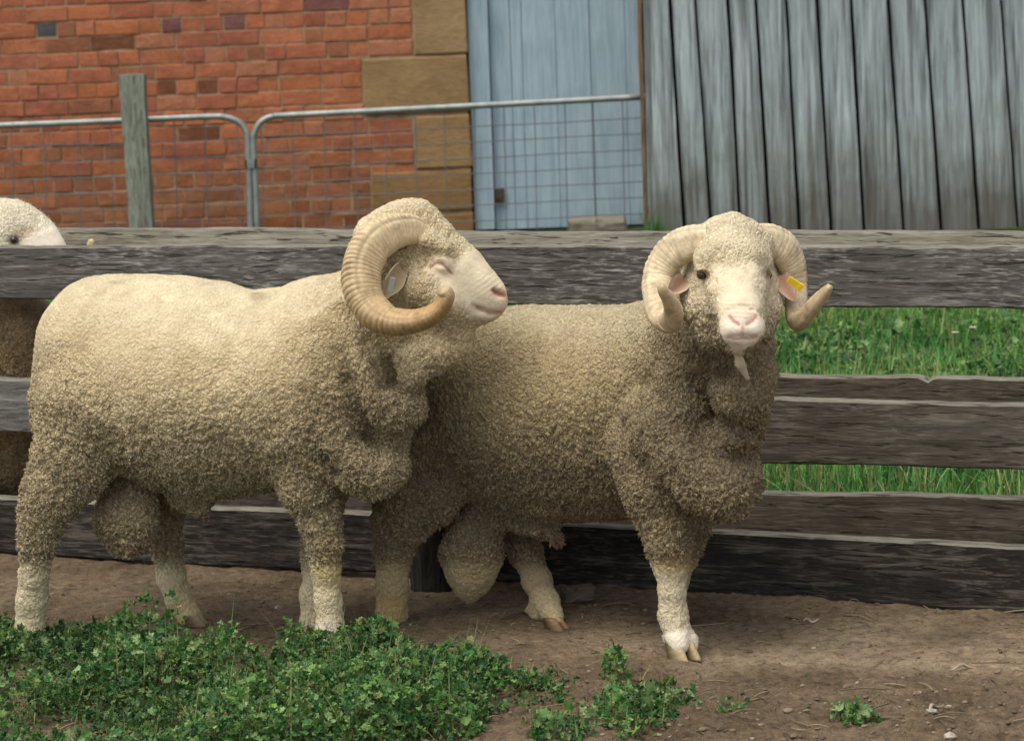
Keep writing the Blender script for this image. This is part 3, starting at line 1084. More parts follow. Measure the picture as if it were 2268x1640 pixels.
poly_big = [(-260, 1395), (120, 1400), (330, 1398), (425, 1425), (455, 1462), (540, 1455), (575, 1478), (590, 1500), (640, 1470), (700, 1462), (775, 1460), (800, 1428), (850, 1420), (920, 1440), (940, 1470), (1010, 1468), (1100, 1485), (1165, 1510), (1240, 1530), (1258, 1552), (1200, 1570), (1130, 1580), (1080, 1600), (1060, 1640), (980, 1660), (860, 1700), (600, 1720), (-260, 1760)]
weed_bed = weed_patch("weed_bed", poly_big, 29000, 0.102, 31, "dense bed of dark green lobed weeds along the bottom left", stems=2600, kind="stuff", cat="weeds", hfun=lambda P: (1 + 0.06 * smst(-0.45, -0.9, P[:, 0])) * (1 - 0.4 * smst(-0.25, 0.05, P[:, 0])))
def sprigs(poly, n, seed, root):
    """stray low leaves around a patch so that it thins out over the soil"""
    r = np.random.default_rng(seed)
    pw = np.array([ground_at(*p)[:2] for p in poly])
    c = r.uniform(pw.min(0), pw.max(0), (n * 6, 2))
    c = c[in_poly(c, pw)]
    c = c[fbm(np.column_stack([c, np.zeros(len(c))]), 14, 2, seed) > 0.12][:n]
    m_ = len(c)
    pos = np.column_stack([c, ground_z(c[:, 0], c[:, 1]) + 0.003 + 0.018 * r.random(m_)])
    cols = GREENS[r.integers(0, len(GREENS), m_)] * r.uniform(0.7, 1.2, (m_, 1))
    V, Fc, C = scatter_leaves(pos, r.uniform(0.006, 0.016, m_), r.uniform(0, 6.28, m_), r.normal(0.1, 0.6, m_), r.normal(0, 0.6, m_), cols, seed)
    me = mesh_np("stray_leaves", V, Fc, smooth=False); set_attr(me, "col", C)
    o = obj("stray_leaves", me, leaf_m, root); o["kind"] = "stuff"
sprigs([(-260, 1385), (440, 1405), (560, 1445), (620, 1450), (770, 1445), (800, 1415), (960, 1440), (1110, 1465), (1250, 1505), (1330, 1560), (1240, 1600), (1120, 1660), (-260, 1700)], 2600, 5, weed_bed)
weed_patch("weed_plant", [(1335, 1545), (1400, 1520), (1470, 1520), (1530, 1535), (1545, 1560), (1490, 1575), (1480, 1620), (1400, 1650), (1330, 1640), (1300, 1600), (1320, 1570)], 620, 0.045, 33, "sprawling green weed on bare soil below the right ram's front hoof", smin=0.011, smax=0.03, stems=90, cat="plant")
weed_patch("weed_plant", [(1325, 1490), (1350, 1482), (1400, 1500), (1390, 1525), (1345, 1520)], 90, 0.065, 34, "small upright weed sprig just behind the sprawling weed, left of the front hoof", smin=0.011, smax=0.024, stems=26, cat="plant", mound=0.01)
weed_patch("weed_plant", [(1180, 1615), (1290, 1600), (1320, 1640), (1260, 1668), (1180, 1660)], 170, 0.03, 35, "low weed at the bottom edge beside the weed bed's right end", smin=0.012, smax=0.026, stems=30, cat="plant", mound=0.02)
weed_patch("weed_plant", [(1830, 1585), (1880, 1565), (1930, 1572), (1945, 1592), (1880, 1604)], 110, 0.03, 36, "tiny dark green weed alone on the bare soil at the lower right", smin=0.010, smax=0.026, stems=16, cat="plant", mound=0.015)
weed_patch("weed_plant", [(1590, 1555), (1640, 1548), (1665, 1565), (1630, 1580), (1585, 1575)], 45, 0.014, 37, "sparse flattened weed between the front hoof and the tiny weed", smin=0.009, smax=0.018, stems=8, cat="plant", mound=0.01)

# pasture beyond the race
r = np.random.default_rng(91)
n = 120000
d = 6.75 + 7.7 * r.random(n) ** 1.3
X = r.uniform(-0.22, 0.26, n) * d
ok = d > (fence_Y(X) * 1.072 + 0.12)
X, d = X[ok], d[ok]
n = len(X)
Pn = np.column_stack([X, d, np.zeros(n)])
pt = fbm(Pn, 2.2, 3, 71)
L_ = (0.055 + 0.10 * r.random(n) ** 2) * (1 + 0.7 * np.clip(pt, -0.6, 1)) * (1 - 0.6 * smst(11.5, 14, d))
gcol = np.where((pt + r.normal(0, 0.25, n) > 0.12)[:, None], np.array([(0.16, 0.32, 0.07)]), np.array([(0.045, 0.19, 0.035)])) * r.uniform(0.55, 1.4, (n, 1))
dryb = r.random(n) < 0.09
gcol[dryb] = np.array((0.34, 0.31, 0.14)) * r.uniform(0.7, 1.2, (dryb.sum(), 1))
L_[dryb] *= 1.35
V, Fq, C = blades(np.column_stack([X, d, np.zeros(n)]), L_, r.uniform(0.003, 0.008, n), r.uniform(0, 6.28, n), r.normal(0.35, 0.75, n), gcol, 2)
g_me2 = mesh_np("pasture_grass", V, Fq, smooth=False)
set_attr(g_me2, "col", C)
gr = obj("pasture_grass", g_me2, leaf_m)
tag(gr, "lush green grass growing beyond the fence in front of the buildings", "grass", kind="stuff")
n = 14000
d = 7.0 + 6.5 * r.random(n)
X = r.uniform(-0.05, 0.24, n) * d
pt = fbm(np.column_stack([X, d, np.zeros(n)]), 2.6, 3, 77)
ok = (pt > -0.05) & (d > fence_Y(X) * 1.072 + 0.2)
X, d = X[ok], d[ok]; n = len(X)
pos = np.column_stack([X, d, 0.02 + 0.09 * r.random(n)])
cols = GREENS[r.integers(0, len(GREENS), n)] * r.uniform(0.7, 1.3, (n, 1))
V, Fc, C = scatter_leaves(pos, r.uniform(0.02, 0.05, n), r.uniform(0, 6.28, n), r.normal(0.1, 0.5, n), r.normal(0, 0.5, n), cols, 5)
me = mesh_np("pasture_clover", V, Fc, smooth=False); set_attr(me, "col", C)
cl = obj("pasture_clover", me, leaf_m)
tag(cl, "broad leaved clover mixed into the green grass beyond the fence", "clover", kind="stuff")

# two pale flowers in the pasture
fl_m, nt, b = new_mat("flower_petal", 0.7, 0.2); b.inputs["Base Color"].default_value = (0.75, 0.74, 0.60, 1)
for i, (fx, fy, lab) in enumerate([(2116, 735, "left of the two pale flower heads in the grass beyond the fence"), (2155, 724, "right of the two pale flower heads in the grass beyond the fence")]):
    g = ground_at(fx, fy, 0.12)
    root = empty("white_flower", (g[0], g[1], 0))
    V, Fs = tube(np.array([(0, 0, 0), (0.004, 0, 0.06), (0, 0.003, 0.118)]), 0.0018, 5)
    me = mesh_np("stem", V, Fs); set_attr(me, "col", np.tile((0.08, 0.16, 0.05), (len(V), 1)))
    obj("stem", me, leaf_m, root, (g[0], g[1], 0))
    prt = []
    for k in range(9):
        a = k * 2 * math.pi / 9
        pv = np.array([(0, 0, 0), (0.010, -0.0045, 0.004), (0.014, 0, 0.001), (0.010, 0.0045, 0.004)])
        ca, sa = math.cos(a), math.sin(a)
        prt.append((np.column_stack([pv[:, 0] * ca - pv[:, 1] * sa, pv[:, 0] * sa + pv[:, 1] * ca, pv[:, 2]]), [np.array([(0, 1, 2, 3)])]))
    V, Fs = join(prt)
    obj("petals", mesh_np("petals", V, Fs), fl_m, root, (g[0], g[1], 0.118))
    tag(root, lab, "flower", "pale flowers in the pasture")

# grass tufts at the foot of the shed and the gates
for i, (tx, ty, tY, hh, lab) in enumerate([(1450, 520, 15.15, 0.15, "green grass tuft at the left foot of the slab shed"), (640, 540, 15.45, 0.10, "thin green tuft at the brick wall's foot beside the gate latch")]):
    g = at(tx, ty, tY); g[2] = 0
    n = 120 if i == 0 else 40
    pos = np.column_stack([g[0] + r.normal(0, 0.035, n), g[1] + r.normal(0, 0.03, n), np.zeros(n)])
    V, Fq, C = blades(pos, r.uniform(0.4, 1.1, n) * hh * 1.3, r.uniform(0.004, 0.008, n), r.uniform(0, 6.28, n), r.normal(0.2, 0.3, n), np.array([(0.07, 0.17, 0.045)]) * r.uniform(0.6, 1.3, (n, 1)), 3)
    me = mesh_np("grass_tuft", V, Fq, smooth=False); set_attr(me, "col", C)
    tag(obj("grass_tuft", me, leaf_m), lab, "grass", kind="stuff")

# ------------------------------------------------------------------ loose bits on the soil
def lump(seed, flat=0.6):
    t = (1 + 5 ** 0.5) / 2
    V = np.array([(-1, t, 0), (1, t, 0), (-1, -t, 0), (1, -t, 0), (0, -1, t), (0, 1, t), (0, -1, -t), (0, 1, -t), (t, 0, -1), (t, 0, 1), (-t, 0, -1), (-t, 0, 1)], float) / 1.9
    Fc = np.array([(0, 11, 5), (0, 5, 1), (0, 1, 7), (0, 7, 10), (0, 10, 11), (1, 5, 9), (5, 11, 4), (11, 10, 2), (10, 7, 6), (7, 1, 8), (3, 9, 4), (3, 4, 2), (3, 2, 6), (3, 6, 8), (3, 8, 9), (4, 9, 5), (2, 4, 11), (6, 2, 10), (8, 6, 7), (9, 8, 1)])
    rr = np.random.default_rng(seed)
    V = V * rr.uniform(0.7, 1.3, (12, 1)) * np.array((1, rr.uniform(0.6, 1), flat))
    return V, Fc


r = np.random.default_rng(55)
n = 3600
X = r.uniform(-1.5, 1.5, n); Y_ = 5.35 + 1.7 * r.random(n) ** 1.4
keep = Y_ < fence_Y(X) - 0.03
X, Y_ = X[keep], Y_[keep]
Vs, Fs_, Cs, off = [], [], [], 0
zz = ground_z(X, Y_)
for i in range(len(X)):
    V, Fc = lump(i % 40)
    s = 0.0018 + 0.0055 * r.random() ** 5 + (0.003 if Y_[i] < 5.85 and r.random() < 0.3 else 0)
    V = V * s
    Vs.append(V + (X[i], Y_[i], zz[i] + s * 0.25)); Fs_.append(Fc + off); off += 12
    base = np.array((0.17, 0.128, 0.09)) if r.random() < 0.9 else np.array((0.28, 0.23, 0.18))
    Cs.append(np.tile(base * r.uniform(0.6, 1.3), (12, 1)))
me = mesh_np("soil_clods", np.concatenate(Vs), np.concatenate(Fs_), smooth=False); set_attr(me, "col", np.concatenate(Cs))
clod_m, nt, b = new_mat("clod", 0.95, 0.1)
nt.links.new(nd(nt, "ShaderNodeAttribute", attribute_name="col").outputs["Color"], b.inputs["Base Color"])
tag(obj("soil_clods", me, clod_m), "loose brown soil crumbs and small stones on the yard floor", "soil", kind="stuff")
n = 240
X = r.uniform(-1.45, 1.45, n); Y_ = 5.4 + 1.2 * r.random(n) ** 1.6
prt, C = [], []
zz = ground_z(X, Y_)
for i in range(n):
    L0 = r.uniform(0.012, 0.06) if r.random() < 0.85 else r.uniform(0.06, 0.11)
    a = r.uniform(0, 6.28); cv = r.normal(0, 0.25)
    t = np.linspace(-0.5, 0.5, 5)
    path = np.column_stack([X[i] + L0 * t * math.cos(a) - cv * L0 * t ** 2 * math.sin(a), Y_[i] + L0 * t * math.sin(a) + cv * L0 * t ** 2 * math.cos(a), zz[i] + 0.004 + 0.006 * r.random() * (1 - 4 * t ** 2)])
    V, Fs = tube(path, 0.0009 + 0.0013 * r.random(), 4)
    prt.append((V, Fs)); C.append(np.tile(np.array((0.30, 0.24, 0.15)) * r.uniform(0.35, 1.15), (len(V), 1)))
V, Fs = join(prt)
me = mesh_np("straw_litter", V, Fs); set_attr(me, "col", np.concatenate(C))
tag(obj("straw_litter", me, straw_m), "bits of dry straw and twig strewn over the soil", "straw", kind="stuff")

# chip of timber under the right ram, pale stones and curled bark pieces
chip_m = wood_mat("broken_wood", (0.05, 0.038, 0.028), (0.11, 0.085, 0.065), (0.22, 0.18, 0.14), 0.4)
g = ground_at(1280, 1330)
ch = worn_block("wood_chunk", 0.075, 0.032, 0.05, 9, 0.004, 0.005, 6)
o = obj("wood_chunk", ch, chip_m, None, (g[0], g[1], g[2] + 0.017)); o.rotation_euler = (0.05, -0.06, 0.15)
tag(o, "small broken chunk of timber lying by the fence under the right ram", "wood")
pale_m, nt, b = new_mat("pale_stone", 0.85, 0.2)
nt.links.new(ramp(nt, noise(nt, objcoord(nt), 60, 3), [(0.3, (0.24, 0.21, 0.17)), (0.7, (0.48, 0.44, 0.38))]), b.inputs["Base Color"])
for i, (sx, sy_, s, lab) in enumerate([(616, 1336, 0.010, "small pale stone on the soil left of the left ram's front leg"), (2105, 1620, 0.013, "angular pale stone in the bottom right corner"), (1405, 1612, 0.010, "pale pebble among the sprawling weed"), (2275 * 0.907, 1745 * 0.907, 0.012, "flat pale stone beside the tiny weed at lower right")]):
    g = ground_at(sx, sy_)
    V, Fc = lump(100 + i, 0.55)
    me = mesh_np("pale_stone", V * s, Fc, smooth=False)
    o = obj("pale_stone", me, pale_m, None, (g[0], g[1], gz(g[0], g[1]) + s * 0.35))
    tag(o, lab, "stone", "pale stones on the soil")
bark_m, nt, b = new_mat("dry_bark", 0.85, 0.2)
nt.links.new(ramp(nt, noise(nt, objcoord(nt), 40, 4), [(0.3, (0.20, 0.16, 0.11)), (0.7, (0.42, 0.36, 0.27))]), b.inputs["Base Color"])
for i, (sx, sy_, L0, ang, lab) in enumerate([(2128, 1468, 0.055, 0.1, "curled pale scrap of bark on the trodden soil at right"), (2070, 1572, 0.05, 0.7, "pale twig of bark right of the tiny weed"), (1795, 1378, 0.035, 0.2, "small grey bark scrap near the fence foot"), (1508, 1528, 0.075, 0.05, "long dry stalk lying across the sprawling weed"), (1170, 1525, 0.05, -0.5, "dry bent stalk at the right end of the weed bed")]):
    g = ground_at(sx, sy_)
    t = np.linspace(-0.5, 0.5, 9)
    path = np.column_stack([L0 * t, L0 * 0.12 * np.sin(t * 5 + i), 0.006 + 0.006 * np.cos(t * 7 + i)])
    V, Fs = tube(path, 0.0045 * (1 - 0.6 * (2 * t) ** 2), 6)
    V[:, 2] = 0.003 + (V[:, 2] - 0.003) * 0.8
    o = obj("bark_scrap", mesh_np("bark_scrap", V, Fs), bark_m, None, (g[0], g[1], gz(g[0], g[1]) + 0.003))
    o.rotation_euler = (0, 0, ang)
    tag(o, lab, "bark", "bark scraps on the soil")
# ------------------------------------------------------------------ rams: sculpted as one continuous skin from a distance field
class Sculpt:
    def __init__(self, lo, hi, h):
        self.lo, self.h = np.array(lo, float), h
        n = np.ceil((np.array(hi) - self.lo) / h).astype(int) + 1
        self.n = n
        self.ax = [self.lo[i] + h * np.arange(n[i]) for i in range(3)]
        self.d = np.full(n, 0.3, dtype=np.float32)

    def _box(self, lo, hi):
        s = []
        for i in range(3):
            a = int(max(0, math.floor((lo[i] - self.lo[i]) / self.h)))
            b_ = int(min(self.n[i], math.ceil((hi[i] - self.lo[i]) / self.h) + 1))
            if b_ <= a: return None
            s.append(slice(a, b_))
        return tuple(s)

    def chain(self, pts, k=0.03, kc=0.015, sy=1.0, op='add'):
        """pts: rows (x, y, Y, r) surveyed; radius in survey pixels at that distance"""
        C = np.array([at(p[0], p[1], p[2]) for p in pts])
        Rr = np.array([max(p[3] - (5.5 * min(1, max(0, (p[1] - 1080) / 60)) if op == 'add' else 0), p[3] * 0.6) * p[2] / F for p in pts])
        m = Rr.max() * max(1, sy) + k + 0.02
        s = self._box((C - (Rr * max(1, sy))[:, None]).min(0) - k - 0.02, (C + (Rr * max(1, sy))[:, None]).max(0) + k + 0.02)
        if s is None: return
        X = self.ax[0][s[0]][:, None, None].astype(np.float32)
        Y = self.ax[1][s[1]][None, :, None].astype(np.float32)
        Z = self.ax[2][s[2]][None, None, :].astype(np.float32)
        D = None
        segs = [(0, 0)] if len(C) == 1 else [(i, i + 1) for i in range(len(C) - 1)]
        isy = 1.0 / sy
        for (i, j) in segs:
            a, b_ = C[i].astype(np.float32), C[j].astype(np.float32)
            ab = b_ - a
            abw = np.array((ab[0], ab[1] * isy, ab[2]), np.float32)
            L2 = float(abw @ abw) + 1e-9
            dx, dy, dz = X - a[0], (Y - a[1]) * isy, Z - a[2]
            t = np.clip((dx * abw[0] + dy * abw[1] + dz * abw[2]) / L2, 0, 1)
            e = np.sqrt((dx - t * abw[0]) ** 2 + (dy - t * abw[1]) ** 2 + (dz - t * abw[2]) ** 2) - (Rr[i] + t * (Rr[j] - Rr[i]))
            if D is None: D = e
            else:
                hh = np.maximum(kc - np.abs(D - e), 0) / kc
                D = np.minimum(D, e) - hh * hh * kc * 0.25
        cur = self.d[s]
        if op == 'add':
            hh = np.maximum(k - np.abs(cur - D), 0) / k
            self.d[s] = np.minimum(cur, D) - hh * hh * k * 0.25
        else:
            nD = -D
            hh = np.maximum(k - np.abs(cur - nD), 0) / k
            self.d[s] = np.maximum(cur, nD) + hh * hh * k * 0.25

    def mesh(self):
        d, h = self.d, self.h
        s = d < 0
        c = np.zeros(np.array(d.shape) - 1, np.int8)
        sl = [slice(0, -1), slice(1, None)]
        for a in (0, 1):
            for b_ in (0, 1):
                for e in (0, 1):
                    c += s[sl[a], sl[b_], sl[e]]
        act = (c > 0) & (c < 8)
        I = np.argwhere(act)
        idx = np.full(c.shape, -1, np.int32)
        idx[act] = np.arange(len(I))
        acc = np.zeros((len(I), 3)); cnt = np.zeros(len(I))
        cor = [(a, b_, e) for a in (0, 1) for b_ in (0, 1) for e in (0, 1)]
        dv = {o: d[I[:, 0] + o[0], I[:, 1] + o[1], I[:, 2] + o[2]] for o in cor}
        for o in cor:
            for ax in range(3):
                if o[ax] == 0:
                    p = list(o); p[ax] = 1; p = tuple(p)
                    va, vb = dv[o], dv[p]
                    m_ = (va < 0) != (vb < 0)
                    t = np.where(m_, va / np.where(m_, va - vb, 1), 0)
                    q_ = np.array(o, float)[None].repeat(len(I), 0)
                    q_[:, ax] = t
                    acc += q_ * m_[:, None]; cnt += m_
        V = self.lo + (I + acc / cnt[:, None]) * h
        quads = []
        for ax in range(3):
            o1, o2 = [(1, 2), (2, 0), (0, 1)][ax]
            a = [slice(None)] * 3; b_ = [slice(None)] * 3
            a[ax] = slice(0, -1); b_[ax] = slice(1, None)
            sa, sb = s[tuple(a)], s[tuple(b_)]
            E = np.argwhere(sa != sb)
            E = E[(E[:, o1] > 0) & (E[:, o2] > 0) & (E[:, o1] < d.shape[o1] - 1) & (E[:, o2] < d.shape[o2] - 1)]
            def cell(da, db):
                q_ = E.copy(); q_[:, o1] += da; q_[:, o2] += db
                return idx[q_[:, 0], q_[:, 1], q_[:, 2]]
            Q = np.stack([cell(-1, -1), cell(0, -1), cell(0, 0), cell(-1, 0)], 1)
            flip = ~sa[E[:, 0], E[:, 1], E[:, 2]]
            Q[flip] = Q[flip][:, ::-1]
            quads.append(Q)
        return V, np.concatenate(quads)


def vnormals(V, Q):
    n = np.cross(V[Q[:, 2]] - V[Q[:, 0]], V[Q[:, 3]] - V[Q[:, 1]])
    N = np.zeros_like(V)
    for k in range(4):
        for c in range(3):
            N[:, c] += np.bincount(Q[:, k], n[:, c], len(V))
    return N / (np.linalg.norm(N, axis=1)[:, None] + 1e-12)


def relax(V, Q, it=2, lam=0.5):
    for _ in range(it):
        S = np.zeros_like(V); c = np.zeros(len(V))
        for k in range(4):
            a, b_ = Q[:, k], Q[:, (k + 1) % 4]
            for ax in range(3):
                S[:, ax] += np.bincount(a, V[b_, ax], len(V)) + np.bincount(b_, V[a, ax], len(V))
            c += np.bincount(a, minlength=len(V)) + np.bincount(b_, minlength=len(V))
        V = V + lam * (S / np.maximum(c, 1)[:, None] - V)
    return V


def blob(px, cx, cy, rx, ry, ang=0.0, soft=0.35):
    """soft elliptical mask in survey coordinates, 1 inside"""
    dx, dy = px[:, 0] - cx, px[:, 1] - cy
    ca, sa = math.cos(ang), math.sin(ang)
    u, v_ = (dx * ca + dy * sa) / rx, (-dx * sa + dy * ca) / ry
    return smst(1 + soft, 1 - soft, np.sqrt(u * u + v_ * v_))


def seg_mask(px, pts, w, soft=0.5):
    m_ = np.zeros(len(px))
    for (a, b_) in zip(pts[:-1], pts[1:]):
        a, b_ = np.array(a, float), np.array(b_, float)
        ab = b_ - a
        t = np.clip(((px - a) @ ab) / (ab @ ab + 1e-9), 0, 1)
        dd = np.linalg.norm(px - (a + t[:, None] * ab), axis=1)
        m_ = np.maximum(m_, smst(w * (1 + soft), w * (1 - soft), dd))
    return m_


def lerp(C, m_, col):
    return C * (1 - m_[:, None]) + np.array(col) * m_[:, None]


wool_m, nt, b = new_mat("wool", 0.95, 0.08)
at_ = nd(nt, "ShaderNodeAttribute", attribute_name="col").outputs["Color"]
wl_ = nd(nt, "ShaderNodeAttribute", attribute_name="wool").outputs["Fac"]
geo = nd(nt, "ShaderNodeNewGeometry").outputs["Position"]
n1 = noise(nt, geo, 170, 5, 0.7)
n2 = noise(nt, geo, 26, 4, 0.6)
n3 = noise(nt, geo, 480, 3, 0.6)
vor = nd(nt, "ShaderNodeTexVoronoi", Scale=115.0)
wv = nd(nt, "ShaderNodeVectorMath", operation='ADD')
ns = nd(nt, "ShaderNodeTexNoise", Scale=60.0, Detail=2.0)
nt.links.new(geo, ns.inputs["Vector"])
sc2 = nd(nt, "ShaderNodeVectorMath", operation='SCALE'); sc2.inputs["Scale"].default_value = 0.012
nt.links.new(ns.outputs["Color"], sc2.inputs[0])
nt.links.new(geo, wv.inputs[0]); nt.links.new(sc2.outputs[0], wv.inputs[1])
nt.links.new(wv.outputs[0], vor.inputs["Vector"])
vd = vor.outputs["Distance"]
var = ramp(nt, n1, [(0.30, (0.42, 0.37, 0.29)), (0.48, (0.92, 0.91, 0.89)), (0.70, (1.34, 1.33, 1.30))])
stp0 = nd(nt, "ShaderNodeAttribute", attribute_name="staple").outputs["Fac"]
c = mix(nt, math_(nt, 'ADD', math_(nt, 'MULTIPLY', wl_, 0.35), math_(nt, 'MULTIPLY', stp0, 0.5)), at_, var, 'MULTIPLY')
c = mix(nt, math_(nt, 'MULTIPLY', wl_, 0.5), c, ramp(nt, n2, [(0.3, (0.72, 0.66, 0.56)), (0.7, (1.15, 1.14, 1.12))]), 'MULTIPLY')
v2 = nd(nt, "ShaderNodeTexVoronoi", Scale=108.0, feature='DISTANCE_TO_EDGE')
v3 = nd(nt, "ShaderNodeTexVoronoi", Scale=108.0)
wst = mapping(nt, wv.outputs[0], (1, 1, 0.72))
nt.links.new(wst, v2.inputs["Vector"]); nt.links.new(wst, v3.inputs["Vector"])
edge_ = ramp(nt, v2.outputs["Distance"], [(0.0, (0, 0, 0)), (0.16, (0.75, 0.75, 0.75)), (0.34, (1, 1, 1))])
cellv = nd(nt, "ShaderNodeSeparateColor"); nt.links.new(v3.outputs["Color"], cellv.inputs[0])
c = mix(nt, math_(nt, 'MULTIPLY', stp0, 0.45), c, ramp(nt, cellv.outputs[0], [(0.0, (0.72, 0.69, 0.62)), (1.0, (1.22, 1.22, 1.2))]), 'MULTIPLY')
c = mix(nt, math_(nt, 'MULTIPLY', stp0, 0.50), c, ramp(nt, edge_, [(0.0, (0.50, 0.43, 0.33)), (0.8, (1.06, 1.06, 1.06))]), 'MULTIPLY')  # shade between the curls painted in as darker cell edges
pit = ramp(nt, vd, [(0.45, (1, 1, 1)), (0.85, (0.55, 0.48, 0.38))])  # darker pits stand in for shade deep in the fleece
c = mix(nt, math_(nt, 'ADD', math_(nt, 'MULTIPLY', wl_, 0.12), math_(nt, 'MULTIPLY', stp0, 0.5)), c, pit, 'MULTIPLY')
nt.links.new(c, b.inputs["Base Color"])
b.inputs["Sheen Weight"].default_value = 0.12
hgt = math_(nt, 'ADD', math_(nt, 'ADD', math_(nt, 'MULTIPLY', vd, -0.6), math_(nt, 'MULTIPLY', edge_, 0.9)), math_(nt, 'ADD', math_(nt, 'MULTIPLY', n1, 1.1), math_(nt, 'MULTIPLY', n3, 0.35)))
bm = nd(nt, "ShaderNodeBump", Distance=0.010)
stp = nd(nt, "ShaderNodeAttribute", attribute_name="staple").outputs["Fac"]
nt.links.new(math_(nt, 'ADD', 0.08, math_(nt, 'ADD', math_(nt, 'MULTIPLY', wl_, 0.30), math_(nt, 'MULTIPLY', stp, 0.55))), bm.inputs["Strength"])
nt.links.new(hgt, bm.inputs["Height"]); nt.links.new(bm.outputs[0], b.inputs["Normal"])

fuzz_m, nt, b = new_mat("wool_fibre", 0.95, 0.05)
at_ = nd(nt, "ShaderNodeAttribute", attribute_name="col").outputs["Color"]
nt.links.new(at_, b.inputs["Base Color"])
b.inputs["Sheen Weight"].default_value = 0.1

horn_m, nt, b = new_mat("horn", 0.5, 0.4)
at_ = nd(nt, "ShaderNodeAttribute", attribute_name="col").outputs["Color"]
geo = nd(nt, "ShaderNodeNewGeometry").outputs["Position"]
n1 = noise(nt, geo, 90, 5, 0.65)
c = mix(nt, 0.6, at_, ramp(nt, n1, [(0.3, (0.65, 0.58, 0.48)), (0.6, (1.1, 1.1, 1.1))]), 'MULTIPLY')
nt.links.new(c, b.inputs["Base Color"])
bump(nt, b, n1, 0.3, 0.004)
hoof_m, nt, b = new_mat("hoof_horn", 0.45, 0.4)
at_ = nd(nt, "ShaderNodeAttribute", attribute_name="col").outputs["Color"]
nt.links.new(at_, b.inputs["Base Color"])
eye_m, nt, b = new_mat("eye_dark", 0.12, 0.6); b.inputs["Base Color"].default_value = (0.03, 0.018, 0.01, 1)
skin_m, nt, b = new_mat("pink_skin", 0.6, 0.3); b.inputs["Base Color"].default_value = (0.40, 0.21, 0.16, 1)


def horn(path_px, parent, n=420, nseg=64, side=-1.0, seed=0, ctr=None, pale=0.0, keel=0.9, ribs=1.0):
    """path rows (x, y, Y, r); ringed, keeled horn tapering to its tip"""
    P = spline([np.append(at(p[0], p[1], p[2]), p[3] * p[2] / F) for p in path_px], n)
    rad = np.maximum(P[:, 3], 0.0015); P = P[:, :3]
    T = np.gradient(P, axis=0); T /= np.linalg.norm(T, axis=1)[:, None]
    ctr = P.mean(0) if ctr is None else np.array(ctr)
    r = np.random.default_rng(seed)
    s = np.concatenate([[0], np.cumsum(np.linalg.norm(np.diff(P, axis=0), axis=1))])
    t = s / s[-1]
    # ring phase: irregular growth rings
    knots = np.cumsum(r.uniform(0.0075, 0.0125, 200))
    ph = np.interp(s, np.concatenate([[0], knots]), np.arange(201))
    saw = ph - np.floor(ph)
    ring = np.abs(np.sin(np.pi * ph)) ** 0.7
    ringamp = np.interp(ph, np.arange(202), r.uniform(0.35, 1.5, 202))
    wob = np.interp(s, np.linspace(0, s[-1], 26), r.normal(0, 0.022, 26))
    lineage = (1 - t) ** 0.7 * ribs
    th = np.linspace(0, 2 * math.pi, nseg, endpoint=False)
    V, C = [], []
    N = None
    for i in range(n):
        o = P[i] - ctr
        o = o - T[i] * (o @ T[i])
        o = o / (np.linalg.norm(o) + 1e-9)
        if N is not None:
            q_ = N - T[i] * (N @ T[i]); q_ /= np.linalg.norm(q_)
            o = q_ * 0.9 + o * 0.1; o -= T[i] * (o @ T[i]); o /= np.linalg.norm(o)
        N = o
        B = np.cross(T[i], N)
        if B[1] * side < 0: B = -B            # B leans to the viewer's side
        # section: rounded triangle with keel groove between outer and near faces
        base = 1.0 + 0.05 * np.cos(2 * th) + 0.075 * np.cos(3 * (th - keel + 0.15))
        groove = np.exp(-((np.angle(np.exp(1j * (th - keel)))) / 0.11) ** 2)
        outer = smst(keel - 0.05, keel - 0.3, np.abs(th - 0.0)) + smst(2 * math.pi - 1.5, 2 * math.pi - 1.2, th)
        outer = np.clip(outer, 0, 1)
        amp = (0.040 + 0.085 * outer) * lineage[i] * min(1, 0.25 + t[i] * 6)
        rr = rad[i] * (base + wob[i] - 0.10 * groove * lineage[i] + amp * ringamp[i] * (ring[i] - 0.6))
        V.append(P[i] + rr[:, None] * (np.cos(th)[:, None] * N + np.sin(th)[:, None] * B))
        col = np.array((0.66, 0.54, 0.34)) * (1 - t[i]) + np.array((0.36, 0.21, 0.08)) * t[i]
        col = col * (1 - pale) + np.array((0.68, 0.58, 0.41)) * pale
        tip = smst(0.93, 1.0, t[i])
        col = col * (1 - tip) + np.array((0.46, 0.36, 0.20)) * tip
        cc = np.tile(col, (nseg, 1)) * (1 - 0.5 * (1 - ring[i]) * ringamp[i] * lineage[i] * (0.35 + 0.65 * outer)).clip(0.3, 1)[:, None]
        cc *= (1 - 0.5 * groove * lineage[i])[:, None]
        C.append(cc)
    V = np.concatenate(V); C = np.concatenate(C)
    i = np.arange(n - 1)[:, None] * nseg; j = np.arange(nseg)[None]
    a = i + j; b_ = i + (j + 1) % nseg
    Q = np.stack([a, b_, b_ + nseg, a + nseg], -1).reshape(-1, 4)
    V = np.vstack([V, P[-1] + T[-1] * rad[-1] * 0.6]); C = np.vstack([C, C[-1]])
    k = np.arange(nseg)
    Tt = np.stack([np.full(nseg, len(V) - 1), (n - 1) * nseg + k, (n - 1) * nseg + (k + 1) % nseg], 1)
    C = C * (1 + 0.22 * fbm(V, 28, 3, seed + 70) - 0.25 * smst(0.15, 0.5, fbm(V, 55, 3, seed + 71)))[:, None]
    me = mesh_np("horn", V, [Q, Tt])
    set_attr(me, "col", C)
    return obj("horn", me, horn_m, parent)


